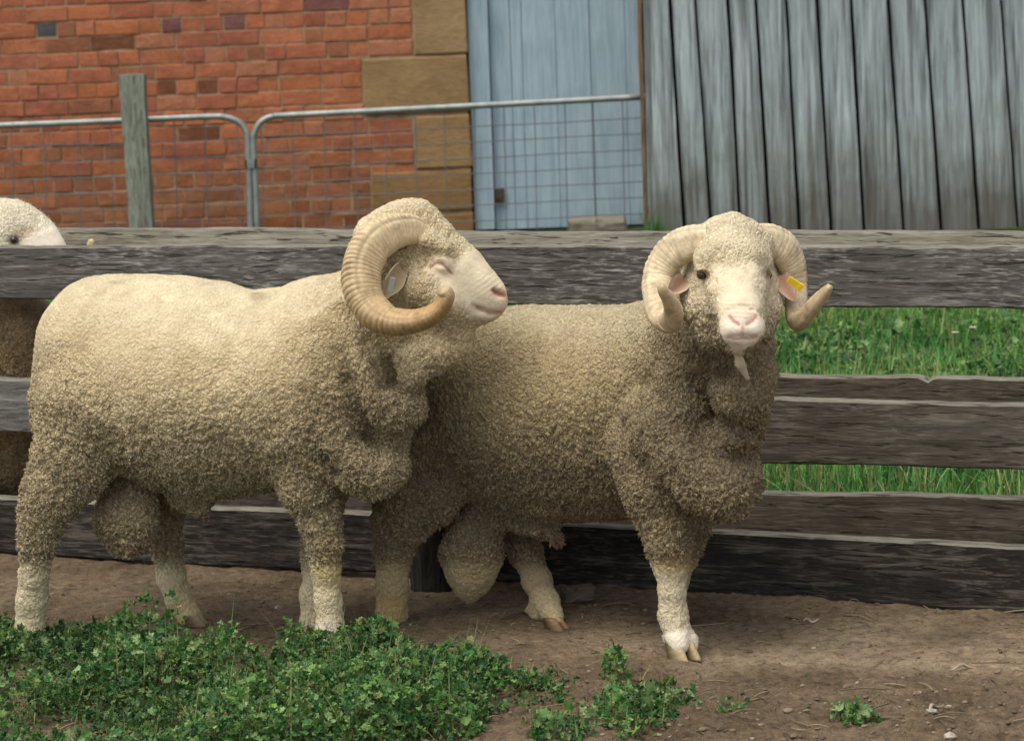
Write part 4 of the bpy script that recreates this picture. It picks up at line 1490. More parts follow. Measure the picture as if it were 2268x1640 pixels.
def fleece(V, Q, col, wool, amp, n, parent, seed, length=(0.003, 0.007), width=0.00042, face_y=None):
    """short fibres standing off the skin, one joined part"""
    r = np.random.default_rng(seed)
    A = np.linalg.norm(np.cross(V[Q[:, 2]] - V[Q[:, 0]], V[Q[:, 3]] - V[Q[:, 1]]), axis=1)
    w = A * np.clip(wool[Q].mean(1), 0.4, 1)
    N = vnormals(V, Q)
    toward = N[Q].mean(1)[:, 1] < 0.45          # the side away from the yard is never seen from it
    w = w * np.where(toward, 1, 0.12)
    cs = np.cumsum(w); cs /= cs[-1]
    f = np.searchsorted(cs, r.random(n))
    u, v_ = r.random(n)[:, None], r.random(n)[:, None]
    q_ = Q[f]
    P = (V[q_[:, 0]] * (1 - u) + V[q_[:, 1]] * u) * (1 - v_) + (V[q_[:, 3]] * (1 - u) + V[q_[:, 2]] * u) * v_
    Nn = N[q_[:, 0]]
    cc = col[q_[:, 0]] * r.uniform(0.88, 1.14, (n, 1))
    # clumping: neighbouring fibres share a lean
    cl = np.stack([vnoise(P, 90, seed + 3 + k) for k in range(3)], 1)
    d = Nn + 0.9 * cl + r.normal(0, 0.28, (n, 3)) + np.array((0, 0, -0.18))
    d /= np.linalg.norm(d, axis=1)[:, None]
    Ln = r.uniform(length[0], length[1], n) * (0.5 + 0.6 * amp[q_[:, 0]])
    sd = np.cross(d, r.normal(0, 1, (n, 3))); sd /= np.linalg.norm(sd, axis=1)[:, None]
    wd = width * r.uniform(0.7, 1.3, n)
    base = P - Nn * 0.001
    bend = (np.cross(d, sd)) * (Ln * r.normal(0, 0.22, n))[:, None]
    mid = base + d * (Ln * 0.55)[:, None] + bend
    V4 = np.stack([base - sd * wd[:, None], base + sd * wd[:, None], mid + sd * (wd * 0.7)[:, None], mid - sd * (wd * 0.7)[:, None], base + d * Ln[:, None]], 1).reshape(-1, 3)
    i = (np.arange(n) * 5)[:, None]
    me = mesh_np("fleece", V4, [np.concatenate([i, i + 1, i + 2, i + 3], 1), np.concatenate([i + 3, i + 2, i + 4], 1)], smooth=True)
    set_attr(me, "col", np.repeat(cc, 5, 0))
    o = obj("fleece", me, fuzz_m, parent)
    o["kind"] = "stuff"
    return o


def hoof(parent, pos, yaw, s=1.0, col=(0.42, 0.27, 0.10), pitch=0.0, gap=0.004):
    """two claws; pos is the ground point below the pastern, yaw the way the toe points"""
    root = None
    out = []
    for side in (-1, 1):
        n, mm = 9, 10
        V, C = [], []
        for i in range(n):
            t = i / (n - 1)                       # 0 sole .. 1 coronet
            L = (0.060 - 0.016 * t) * s; Wd = (0.028 - 0.003 * t) * s
            zc = 0.034 * s * t
            xs = -0.010 * s * t
            for k in range(mm):
                a = 2 * math.pi * k / mm
                ca, sa = math.cos(a), math.sin(a)
                x = (ca * 0.5 + 0.5) * L - 0.026 * s
                taper = 1 - 0.42 * max(0, ca) ** 2
                V.append((x + xs, side * (gap + Wd * 0.5) + sa * Wd * 0.5 * taper - side * 0.003 * max(0, ca), zc))
                C.append(np.array(col) * (0.28 + 0.85 * smst(-0.2, 0.9, ca * (0.4 + 0.6 * t))) * (0.8 + 0.4 * ((i * 7 + k * 3) % 5) / 5))
        V = np.array(V); C = np.array(C)
        i = np.arange(n - 1)[:, None] * mm; j = np.arange(mm)[None]
        a = i + j; b_ = i + (j + 1) % mm
        Q = np.stack([a, b_, b_ + mm, a + mm], -1).reshape(-1, 4)
        V = np.vstack([V, V[:mm].mean(0), V[-mm:].mean(0)]); C = np.vstack([C, C[0], C[-1]])
        k = np.arange(mm)
        T1 = np.stack([np.full(mm, len(V) - 2), (k + 1) % mm, k], 1)
        T2 = np.stack([np.full(mm, len(V) - 1), (n - 1) * mm + k, (n - 1) * mm + (k + 1) % mm], 1)
        out.append((V, [Q, T1, T2], C))
    V, Fs = join([(o_[0], o_[1]) for o_ in out])
    C = np.concatenate([o_[2] for o_ in out])
    cp, sp = math.cos(pitch), math.sin(pitch)
    x, z_ = V[:, 0] * cp - V[:, 2] * sp, V[:, 0] * sp + V[:, 2] * cp
    cy, sy = math.cos(yaw), math.sin(yaw)
    V = np.column_stack([x * cy - V[:, 1] * sy, x * sy + V[:, 1] * cy, z_])
    me = mesh_np("hoof", V, Fs); set_attr(me, "col", C)
    return obj("hoof", me, hoof_m, parent, pos)


def ear(parent, base, tip, width, col, inner, droop=0.01, roll=0.0, seed=0):
    """leaf shaped ear with cupped inside"""
    base, tip = np.array(base), np.array(tip)
    ax = tip - base; L = np.linalg.norm(ax); ax /= L
    view = C0 - base; view /= np.linalg.norm(view)
    sd = np.cross(ax, view); sd /= np.linalg.norm(sd)
    nrm = np.cross(sd, ax)
    sd, nrm = sd * math.cos(roll) + nrm * math.sin(roll), nrm * math.cos(roll) - sd * math.sin(roll)
    n, mm = 16, 9
    V, C = [], []
    for layer in (0, 1):
        for i in range(n):
            t = i / (n - 1)
            w = width * (math.sin(math.pi * min(1, 0.12 + 0.88 * t) ** 0.75) ** 0.8 + 0.02)
            for k in range(mm):
                u = 2 * k / (mm - 1) - 1
                cup = 0.35 * w * (u * u) - 0.2 * w
                p = base + ax * L * t + sd * u * w + nrm * (cup - layer * 0.005) + np.array((0, 0, -droop * t * t))
                V.append(p)
                e = abs(u) ** 2
                cc = np.array(inner) * (1 - e) + np.array(col) * e if layer == 0 else np.array(col)
                C.append(cc)
    V = np.array(V); C = np.array(C)
    i = np.arange(n - 1)[:, None] * mm; j = np.arange(mm - 1)[None]
    a = (i + j).ravel()
    Q0 = np.stack([a, a + 1, a + mm + 1, a + mm], 1)
    Q1 = Q0[:, ::-1] + n * mm
    rim = []
    loop = [i * mm for i in range(n)] + [(n - 1) * mm + k for k in range(1, mm)] + [i * mm + mm - 1 for i in range(n - 2, -1, -1)] + [k for k in range(mm - 2, 0, -1)]
    for k in range(len(loop)):
        p, q_ = loop[k], loop[(k + 1) % len(loop)]
        rim.append((p, p + n * mm, q_ + n * mm, q_))
    V += 0.0018 * np.stack([vnoise(V, 70, seed + k) for k in range(3)], 1)
    me = mesh_np("ear", V, [Q0, Q1, np.array(rim)])
    set_attr(me, "col", C); set_attr(me, "wool", np.full(len(V), 0.25))
    return obj("ear", me, wool_m, parent)


def finish(root, S, paint, amp_fun, n_fib, seed, cell=96, flen=(0.003, 0.007)):
    V, Q = S.mesh()
    V = relax(V, Q, 2, 0.5)
    px = proj(V)
    N = vnormals(V, Q)
    col, wool = paint(V, px, N)
    amp = amp_fun(V, px) * wool
    sp1, _ = worley(V * (1, 1, 0.7) + 0.03 * np.stack([vnoise(V, 20, seed + 60 + k) for k in range(3)], 1), 7.5, seed + 50)
    stain = smst(0.30, 0.12, sp1) * wool * smst(0.0, 0.35, fbm(V, 3.5, 2, seed + 55))
    col = lerp(col, 0.5 * stain, DUST * 0.62)
    # staples of wool: warped cells, elongated along the fall of the fleece
    Wp = V + 0.012 * np.stack([vnoise(V, 38, seed + k) for k in range(3)], 1)
    f1, f2 = worley(Wp * (1.0, 1.0, 0.78), cell, seed)
    g1, g2 = worley(Wp * (1.0, 1.0, 0.62), cell * 0.42, seed + 9)
    lumps = (0.62 - f1) + 0.5 * np.clip(f2 - f1, 0, 0.5)
    big = (0.55 - g1)
    soft = fbm(V, 17, 3, seed + 4)
    # partings between the locks, running down the fall of the fleece
    part = np.clip(1 - np.abs(fbm(V * (1, 1, 0.42) + 0.02 * soft[:, None], 21, 2, seed + 31)) / 0.07, 0, 1) * smst(-0.3, 0.3, fbm(V, 7, 2, seed + 33))
    disp = amp * (0.0105 * lumps + 0.0045 * big) + wool * 0.0055 * soft + 0.0006 * fbm(V, 120, 2, seed + 8) - 0.0045 * wool - 0.0055 * part * np.clip(amp, 0.15, 1)
    bridge = blob(px, 1078, 632, 34, 26, 0.6, 0.6) * (1 - wool) if seed == 11 else blob(px, 1640, 685, 40, 22, 0, 0.6) * (1 - wool) if seed == 23 else 0
    ripple = np.sin((px[:, 0] * 0.55 + px[:, 1] * 0.83) * 0.62 + 3 * soft) if seed == 11 else np.sin(px[:, 1] * 0.62 + 3 * soft)
    V = V + N * (disp + 0.0011 * bridge * ripple)[:, None]
    col = col * np.array((1.10, 1.095, 1.06))
    # staple tips painted lighter, clefts darker, standing in for the shade between them
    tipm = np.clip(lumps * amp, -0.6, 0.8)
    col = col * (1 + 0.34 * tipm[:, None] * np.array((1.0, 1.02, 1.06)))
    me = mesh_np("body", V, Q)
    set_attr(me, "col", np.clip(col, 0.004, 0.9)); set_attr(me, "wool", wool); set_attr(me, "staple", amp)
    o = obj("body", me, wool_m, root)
    fleece(V, Q, col * 1.08, wool, amp, n_fib, root, seed, flen)
    return o


CREAM = np.array((0.56, 0.472, 0.31)); FACE = np.array((0.60, 0.52, 0.39)); PINK = np.array((0.58, 0.34, 0.27))
DUST = np.array((0.33, 0.265, 0.165)); STAIN = np.array((0.44, 0.32, 0.12))

# ================================================================== left ram
gl = at(450, 1420, 6.45)
ram = empty("merino_ram", (gl[0], gl[1], 0))
tag(ram, "cream merino ram in profile on the left, eyes shut, one large curled horn towards us", "ram", "rams in front of the fence")
S = Sculpt((-1.32, 6.02, -0.02), (0.12, 6.95, 1.02), 0.004)
# hindquarters, barrel, shoulder
S.chain([(220, 746, 6.53, 135), (300, 798, 6.53, 192), (400, 843, 6.50, 229), (490, 865, 6.47, 227), (535, 870, 6.45, 217)], k=0.05, kc=0.05, sy=0.98)
S.chain([(212, 800, 6.53, 122), (212, 900, 6.53, 126)], k=0.06, sy=1.1)
S.chain([(660, 831, 6.42, 221), (712, 801, 6.40, 194)], k=0.018, kc=0.05, sy=0.98)
S.chain([(650, 890, 6.42, 178), (715, 895, 6.41, 162)], k=0.06, sy=1.08)
S.chain([(560, 925, 6.44, 140), (450, 955, 6.47, 138), (360, 935, 6.5, 125)], k=0.05, sy=1.15)
# neck
S.chain([(765, 795, 6.40, 160), (845, 715, 6.37, 135), (885, 630, 6.34, 118)], k=0.04, kc=0.05, sy=0.92)
S.chain([(805, 870, 6.365, 112), (828, 950, 6.36, 84), (822, 1005, 6.36, 66)], k=0.05, sy=1.0)
# neck folds and apron
S.chain([(752, 690, 6.255, 36), (772, 770, 6.235, 46), (800, 825, 6.215, 48), (834, 876, 6.21, 48), (866, 902, 6.22, 42), (898, 904, 6.26, 36), (916, 872, 6.30, 30)], k=0.02, kc=0.05, sy=0.72)
S.chain([(640, 880, 6.27, 40), (690, 935, 6.245, 46), (735, 980, 6.22, 50), (782, 1026, 6.21, 50), (825, 1054, 6.22, 44), (860, 1036, 6.26, 38), (874, 990, 6.31, 32)], k=0.02, kc=0.05, sy=0.72)
S.chain([(848, 945, 6.285, 44), (853, 985, 6.29, 40)], k=0.01, kc=0.03)
S.chain([(708, 730, 6.25, 42), (722, 800, 6.24, 46), (740, 870, 6.23, 48), (768, 945, 6.235, 44)], k=0.034, kc=0.05, sy=0.72)
S.chain([(676, 850, 6.235, 40), (690, 930, 6.23, 40)], k=0.03, kc=0.04)
S.chain([(750, 780, 6.185, 5), (772, 850, 6.185, 9), (797, 922, 6.18, 12), (808, 974, 6.19, 13), (836, 1004, 6.21, 10)], k=0.034, op='cut', sy=2.4)
S.chain([(866, 800, 6.225, 9), (868, 850, 6.215, 11), (888, 878, 6.215, 8)], k=0.028, op='cut', sy=1.6)
S.chain([(765, 1030, 6.43, 66), (700, 1060, 6.43, 70)], k=0.04, sy=1.1)
S.chain([(812, 760, 6.20, 5), (838, 815, 6.19, 7), (850, 850, 6.19, 5)], k=0.03, op='cut', sy=1.8)
S.chain([(690, 985, 6.205, 6), (715, 1015, 6.20, 8), (742, 1050, 6.20, 10)], k=0.03, op='cut', sy=2.2)
# throat and knob of wool under the jaw
S.chain([(930, 735, 6.30, 92), (985, 735, 6.29, 66), (1008, 772, 6.29, 38)], k=0.03, kc=0.04, sy=0.85)
S.chain([(908, 800, 6.235, 38), (914, 832, 6.22, 34)], k=0.008, kc=0.03)
S.chain([(955, 785, 6.25, 50), (990, 775, 6.27, 42)], k=0.014, kc=0.03)
S.chain([(1030, 768, 6.26, 10), (1028, 782, 6.26, 8)], k=0.01)
# near fore leg
S.chain([(672, 985, 6.29, 92), (688, 1080, 6.28, 66), (708, 1150, 6.28, 54), (718, 1205, 6.28, 46), (722, 1262, 6.28, 38), (726, 1330, 6.28, 35), (730, 1392, 6.275, 38), (734, 1425, 6.27, 34)], k=0.04, kc=0.02, sy=0.95)
# far fore leg
S.chain([(715, 1020, 6.50, 80), (712, 1120, 6.47, 54), (700, 1230, 6.46, 38), (690, 1320, 6.46, 30), (690, 1372, 6.455, 30), (696, 1402, 6.45, 26)], k=0.03, kc=0.02)
# near hind leg
S.chain([(195, 920, 6.42, 118), (156, 1028, 6.40, 86), (112, 1100, 6.39, 66), (90, 1155, 6.39, 53), (80, 1205, 6.39, 43), (76, 1270, 6.40, 36), (70, 1330, 6.41, 37), (66, 1395, 6.41, 36), (72, 1420, 6.41, 32)], k=0.045, kc=0.03, sy=0.9)
S.chain([(232, 975, 6.42, 58), (196, 1045, 6.39, 32), (160, 1098, 6.385, 22)], k=0.02, kc=0.03)
# far hind leg
S.chain([(320, 1030, 6.64, 85), (360, 1130, 6.64, 52), (368, 1210, 6.63, 40), (380, 1280, 6.62, 37), (398, 1330, 6.61, 35), (418, 1362, 6.60, 30), (434, 1376, 6.60, 24)], k=0.03, kc=0.02)
# scrotum, sheath, tail
S.chain([(292, 1050, 6.52, 40), (288, 1100, 6.50, 58), (281, 1156, 6.475, 76), (286, 1192, 6.475, 50)], k=0.006, kc=0.03, sy=0.85)
S.chain([(400, 1098, 6.48, 34), (445, 1122, 6.46, 26), (456, 1146, 6.46, 15)], k=0.03)
S.chain([(98, 800, 6.53, 24), (88, 880, 6.53, 26), (92, 950, 6.53, 20)], k=0.03)
# head
S.chain([(905, 575, 6.31, 102), (960, 590, 6.29, 84)], k=0.05, kc=0.05, sy=0.72)
S.chain([(960, 572, 6.29, 70), (1020, 610, 6.275, 58), (1066, 645, 6.265, 45), (1084, 658, 6.262, 38)], k=0.03, kc=0.03, sy=0.78)
S.chain([(975, 655, 6.285, 66), (1030, 676, 6.27, 40), (1062, 688, 6.265, 24), (1084, 690, 6.262, 20)], k=0.022, kc=0.03, sy=0.8)
S.chain([(1098, 672, 6.26, 26)], k=0.012, sy=0.9)
S.chain([(840, 535, 6.33, 62), (885, 500, 6.32, 50), (925, 490, 6.30, 44), (955, 508, 6.29, 38)], k=0.03, kc=0.04, sy=1.0)
S.chain([(812, 500, 6.36, 22), (845, 490, 6.35, 24), (876, 472, 6.33, 18), (912, 465, 6.31, 17)], k=0.015, kc=0.02)
S.chain([(985, 525, 6.28, 26), (1018, 550, 6.27, 17), (1048, 566, 6.27, 10)], k=0.025, kc=0.02)
S.chain([(950, 535, 6.235, 26), (985, 552, 6.232, 18), (1010, 562, 6.24, 10)], k=0.02, kc=0.02)
S.chain([(940, 640, 6.24, 52), (975, 668, 6.235, 40), (1000, 690, 6.24, 30)], k=0.03, kc=0.03)
# brow ridge, closed lids, nostril, mouth
S.chain([(962, 578, 6.228, 14), (980, 586, 6.226, 16), (998, 594, 6.232, 10)], k=0.012, kc=0.01)
S.chain([(952, 590, 6.214, 2.2), (968, 581, 6.212, 2.6), (980, 584, 6.212, 2.6), (1000, 604, 6.216, 2.0)], k=0.006, op='cut')
S.chain([(1094, 644, 6.235, 4), (1103, 650, 6.236, 5), (1116, 654, 6.247, 3.5)], k=0.006, op='cut')
S.chain([(1046, 672, 6.236, 1.6), (1066, 686, 6.236, 2.4), (1088, 695, 6.238, 2.4), (1106, 691, 6.246, 2)], k=0.008, op='cut')


def paint_left(V, px, N):
    n1 = fbm(V, 5, 4, 3); n2 = fbm(V, 22, 3, 4)
    C = np.tile(CREAM, (len(V), 1)) * (1 + 0.10 * n1 + 0.06 * n2)[:, None]
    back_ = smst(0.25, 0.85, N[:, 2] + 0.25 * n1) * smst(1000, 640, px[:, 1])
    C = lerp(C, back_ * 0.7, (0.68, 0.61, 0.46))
    dust_shade = np.clip(smst(-0.25, 0.6, n1 + 0.4 * n2) * 0.35, 0, 1) + 0.45 * blob(px, 760, 860, 130, 260, 0.2, 0.7) + 0.08 * smst(1010, 1100, px[:, 1]) + 0.30 * smst(0.15, 0.7, fbm(V * (1, 1, 0.3), 15, 3, 91))
    C = lerp(C, np.clip(dust_shade, 0, 0.85), DUST * 1.12)
    C = lerp(C, smst(1200, 1260, px[:, 1]) * 0.75, (0.56, 0.50, 0.36))
    C = lerp(C, 0.6 * blob(px, 735, 1260, 40, 45, 0, 0.6), STAIN)
    C = lerp(C, 0.45 * blob(px, 420, 1335, 40, 40, 0, 0.7), STAIN)
    C = lerp(C, 0.8 * blob(px, 732, 1395, 44, 25, 0, 0.4), (0.66, 0.60, 0.50))
    C = lerp(C, 0.7 * blob(px, 285, 1165, 85, 85, 0, 0.3), (0.52, 0.43, 0.28))
    # face
    m1 = np.maximum.reduce([blob(px, 1078, 658, 58, 60, 0.0, 0.35), blob(px, 1032, 630, 58, 56, 0.6, 0.45), blob(px, 985, 596, 40, 28, 0.45, 0.5), blob(px, 1050, 595, 38, 38, 0, 0.5)])
    face = np.clip(m1 * smst(905, 950, px[:, 0]) * (V[:, 1] < 6.45), 0, 1)
    face = smst(0.0, 1.0, face + 0.45 * fbm(V, 60, 3, 51) * (face > 0.02) * (face < 0.97))
    wide = np.maximum(blob(px, 1030, 625, 120, 95, 0.6, 0.5), 0) * (px[:, 0] > 930)
    C = lerp(C, 0.45 * wide, (0.60, 0.52, 0.37))
    C = lerp(C, face, FACE)
    C = C * (1 + face * 0.16 * fbm(V, 60, 3, 77))[:, None]
    C = lerp(C, 0.22 * blob(px, 975, 588, 34, 20, 0.5, 0.5) * face, PINK * 1.1)
    C = lerp(C, 0.6 * blob(px, 1107, 650, 20, 12, 0.3, 0.5), PINK)
    C = lerp(C, 0.8 * seg_mask(px, [(952, 590), (968, 581), (980, 584), (1000, 604)], 2.8, 0.6), (0.16, 0.075, 0.055))
    C = lerp(C, 0.8 * seg_mask(px, [(1093, 644), (1104, 650), (1117, 654)], 4.5, 0.5), (0.22, 0.08, 0.06))
    C = lerp(C, 0.55 * seg_mask(px, [(1046, 672), (1066, 686), (1088, 695), (1106, 691)], 3.0, 0.6) * face, (0.36, 0.19, 0.14))
    C = lerp(C, 0.5 * blob(px, 1108, 690, 16, 14, 0, 0.5), PINK)
    C = lerp(C, 0.6 * blob(px, 318, 1215, 32, 20, 0, 0.5) * (px[:, 0] < 350), PINK * 0.75)
    C = lerp(C, 0.8 * blob(px, 456, 1150, 12, 12, 0, 0.4), PINK * 0.7)
    wool = 1 - 0.93 * face ** 1.6
    wool *= 1 - 0.45 * smst(1225, 1280, px[:, 1])
    return C, np.clip(wool, 0.04, 1)


def amp_left(V, px):
    a = 0.12 + 0.95 * smst(740, 1080, px[:, 1]) + 0.5 * blob(px, 860, 860, 190, 240, 0, 0.6) + 0.5 * blob(px, 110, 1050, 110, 260, 0, 0.5)
    a += 0.3 * blob(px, 930, 520, 120, 90, 0, 0.5)
    return np.clip(a, 0.1, 1.15) * (1 - 0.45 * smst(1230, 1290, px[:, 1]))


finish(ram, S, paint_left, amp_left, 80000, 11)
hl_c = at(890, 625, 6.2)
horn([(940, 520, 6.265, 26), (905, 508, 6.245, 33), (862, 516, 6.215, 38), (822, 543, 6.185, 42), (800, 590, 6.16, 43), (800, 640, 6.135, 42), (820, 682, 6.115, 40), (856, 708, 6.095, 34), (900, 713, 6.08, 28), (945, 703, 6.065, 24), (975, 682, 6.055, 21), (988, 655, 6.05, 19), (981, 642, 6.045, 16)], ram, seed=2, ctr=hl_c, side=-1)
horn([(930, 520, 6.36, 26), (895, 508, 6.40, 33), (850, 520, 6.45, 38), (825, 560, 6.49, 40), (815, 610, 6.52, 40), (830, 660, 6.55, 36), (870, 690, 6.57, 30), (920, 690, 6.58, 22), (955, 660, 6.585, 14)], ram, seed=3, ctr=at(880, 610, 6.48), side=1)
e_b, e_t = at(893, 592, 6.205), at(840, 668, 6.165)
ear_o = ear(ram, e_b, e_t, 0.026, (0.43, 0.35, 0.22), (0.42, 0.31, 0.20), 0.0, 0.7, 3)
metal_m, nt, b = new_mat("tag_metal", 0.35, 0.5); b.inputs["Metallic"].default_value = 0.6; b.inputs["Base Color"].default_value = (0.42, 0.47, 0.50, 1)
tg = at(867, 630, 6.145)
o = obj("ear_tag", mesh_np("ear_tag", *box(-0.006, 0.006, -0.004, 0.004, -0.016, 0.016), smooth=False), metal_m, ear_o, tg)
o.rotation_euler = (0.2, 0.25, 0)
hy = math.radians(-8)
for (x, y, Y, yw, c_) in [(740, 1440, 6.27, -0.25, (0.50, 0.36, 0.15)), (705, 1415, 6.45, -0.2, (0.40, 0.28, 0.12)), (74, 1432, 6.41, -0.1, (0.40, 0.28, 0.12)), (436, 1388, 6.59, -0.15, (0.30, 0.22, 0.13))]:
    g = at(x, y, Y)
    hoof(ram, (g[0], g[1], gz(g[0], g[1]) - 0.004), yw, 0.85, c_)

# ================================================================== right ram
gr_ = at(1250, 1420, 6.4)
ram2 = empty("merino_ram", (gr_[0], gr_[1], 0))
tag(ram2, "browner merino ram on the right facing us, horns curling out both sides, yellow ear tag", "ram", "rams in front of the fence")
S = Sculpt((-0.36, 5.62, -0.02), (0.78, 7.0, 1.02), 0.004)
S.chain([(965, 800, 6.67, 108), (1025, 862, 6.65, 181), (1130, 904, 6.60, 227), (1250, 913, 6.52, 230), (1360, 915, 6.45, 228)], k=0.05, kc=0.05, sy=0.95)
S.chain([(1380, 898, 6.42, 226), (1455, 872, 6.35, 212)], k=0.05, kc=0.05, sy=0.9)
S.chain([(955, 900, 6.67, 110), (945, 980, 6.66, 100)], k=0.06)
S.chain([(1400, 970, 6.4, 162), (1250, 985, 6.5, 150), (1110, 965, 6.6, 142)], k=0.05, sy=1.08)
# neck
S.chain([(1500, 850, 6.31, 176), (1568, 770, 6.21, 140), (1612, 660, 6.13, 112)], k=0.06, kc=0.05, sy=0.9)
S.chain([(1620, 800, 6.15, 88), (1625, 900, 6.18, 80), (1615, 1000, 6.2, 66)], k=0.04, sy=1.0)
# folds
S.chain([(1655, 780, 6.06, 42), (1672, 830, 6.05, 44), (1668, 872, 6.04, 42)], k=0.02, kc=0.04)
S.chain([(1582, 862, 6.04, 30), (1612, 888, 6.01, 40), (1652, 893, 6.02, 40), (1672, 878, 6.06, 30)], k=0.012, kc=0.04)
S.chain([(1535, 750, 6.10, 34), (1528, 800, 6.08, 30)], k=0.03, kc=0.04)
S.chain([(1592, 950, 6.06, 22), (1620, 972, 6.035, 30), (1650, 985, 6.05, 28)], k=0.026, kc=0.04)
S.chain([(1680, 915, 6.08, 22), (1676, 960, 6.08, 20)], k=0.02, kc=0.03)
S.chain([(1420, 905, 6.13, 46), (1455, 960, 6.08, 50), (1500, 1015, 6.035, 50), (1545, 1060, 6.01, 50), (1580, 1088, 6.00, 52), (1612, 1094, 6.01, 52), (1638, 1065, 6.05, 44), (1646, 1020, 6.10, 34)], k=0.016, kc=0.04)
S.chain([(1490, 850, 6.11, 44), (1520, 920, 6.07, 42), (1545, 985, 6.06, 38)], k=0.03, kc=0.04)
S.chain([(1526, 800, 6.06, 6), (1553, 845, 6.02, 9), (1562, 890, 6.01, 11), (1564, 930, 6.01, 11), (1569, 960, 6.01, 7)], k=0.036, op='cut', sy=1.6)
S.chain([(1573, 915, 6.0, 6), (1605, 932, 5.995, 6), (1640, 950, 6.0, 4), (1660, 962, 6.02, 2)], k=0.026, op='cut')
S.chain([(1612, 1008, 6.0, 4), (1635, 1018, 6.005, 6), (1668, 1012, 6.04, 5)], k=0.026, op='cut')
S.chain([(1572, 985, 6.045, 26), (1590, 1012, 6.035, 26)], k=0.03, kc=0.03)
# near fore leg
S.chain([(1430, 1000, 6.17, 88), (1450, 1080, 6.13, 76), (1472, 1150, 6.11, 64), (1482, 1208, 6.09, 54), (1487, 1255, 6.09, 41), (1489, 1310, 6.08, 35), (1491, 1365, 6.075, 38), (1498, 1398, 6.06, 33)], k=0.04, kc=0.02)
S.chain([(1496, 1390, 6.06, 30), (1502, 1418, 6.04, 27), (1506, 1432, 6.03, 23)], k=0.015, kc=0.02)
S.chain([(1508, 1392, 6.065, 24), (1528, 1416, 6.06, 20), (1534, 1434, 6.055, 17)], k=0.012, kc=0.02)
S.chain([(1470, 1408, 6.09, 10), (1474, 1424, 6.09, 7)], k=0.012)
S.chain([(1452, 1222, 6.09, 12), (1432, 1240, 6.09, 3)], k=0.008)
S.chain([(1456, 1236, 6.09, 11), (1438, 1254, 6.09, 3)], k=0.008)
S.chain([(1460, 1250, 6.09, 9), (1446, 1268, 6.09, 3)], k=0.008)
# far fore leg
S.chain([(1545, 1090, 6.37, 62), (1535, 1170, 6.37, 42), (1522, 1225, 6.37, 34), (1500, 1290, 6.36, 28), (1496, 1350, 6.355, 28), (1500, 1382, 6.35, 24)], k=0.03, kc=0.02)
# near hind
S.chain([(935, 1000, 6.56, 108), (912, 1090, 6.53, 86), (885, 1155, 6.52, 62), (872, 1225, 6.52, 44), (868, 1300, 6.52, 38), (868, 1362, 6.515, 37), (872, 1380, 6.51, 32)], k=0.045, kc=0.03)
S.chain([(1010, 1050, 6.50, 52), (975, 1125, 6.49, 36), (935, 1175, 6.50, 26)], k=0.02, kc=0.03)
# far hind
S.chain([(1090, 1060, 6.72, 80), (1140, 1160, 6.68, 50), (1165, 1225, 6.64, 40), (1190, 1285, 6.58, 37), (1208, 1332, 6.50, 36), (1222, 1360, 6.44, 29), (1232, 1374, 6.41, 22)], k=0.03, kc=0.02)
S.chain([(1170, 1350, 6.52, 14), (1190, 1366, 6.48, 16)], k=0.02)
# scrotum, sheath
S.chain([(1058, 1095, 6.62, 44), (1052, 1160, 6.57, 60), (1044, 1225, 6.54, 73), (1042, 1280, 6.54, 53), (1040, 1320, 6.54, 20)], k=0.006, kc=0.03, sy=0.8)
S.chain([(1120, 1140, 6.55, 40), (1190, 1160, 6.5, 34), (1232, 1190, 6.48, 22), (1240, 1205, 6.48, 17)], k=0.03, kc=0.02)
# head
S.chain([(1618, 575, 6.10, 104), (1622, 640, 6.04, 98)], k=0.05, kc=0.04, sy=1.0)
S.chain([(1626, 590, 5.985, 74), (1632, 650, 5.935, 64), (1640, 700, 5.87, 49), (1643, 722, 5.845, 44)], k=0.03, kc=0.03)
S.chain([(1640, 700, 5.95, 62), (1642, 742, 5.87, 40), (1642, 752, 5.855, 30)], k=0.02, kc=0.03)
S.chain([(1622, 728, 5.825, 22), (1664, 728, 5.825, 22)], k=0.02, kc=0.02)
S.chain([(1612, 735, 5.835, 18), (1672, 735, 5.835, 18)], k=0.02, kc=0.02)
S.chain([(1565, 690, 6.0, 52), (1580, 740, 5.99, 44)], k=0.03, kc=0.03)
S.chain([(1545, 640, 6.03, 38), (1550, 680, 6.02, 38)], k=0.03, kc=0.03)
S.chain([(1706, 640, 6.03, 28), (1698, 690, 6.01, 28), (1688, 735, 6.0, 30)], k=0.03, kc=0.03)
S.chain([(1570, 540, 6.03, 52), (1620, 530, 6.01, 52), (1672, 540, 6.03, 48)], k=0.03, kc=0.03)
S.chain([(1560, 575, 5.975, 30), (1600, 560, 5.955, 32), (1650, 562, 5.955, 30), (1690, 580, 5.98, 24)], k=0.025, kc=0.03)
S.chain([(1590, 505, 6.02, 22), (1618, 492, 6.01, 16), (1622, 480, 6.01, 6)], k=0.02, kc=0.02)
S.chain([(1640, 498, 6.01, 18), (1665, 510, 6.02, 18)], k=0.02, kc=0.02)
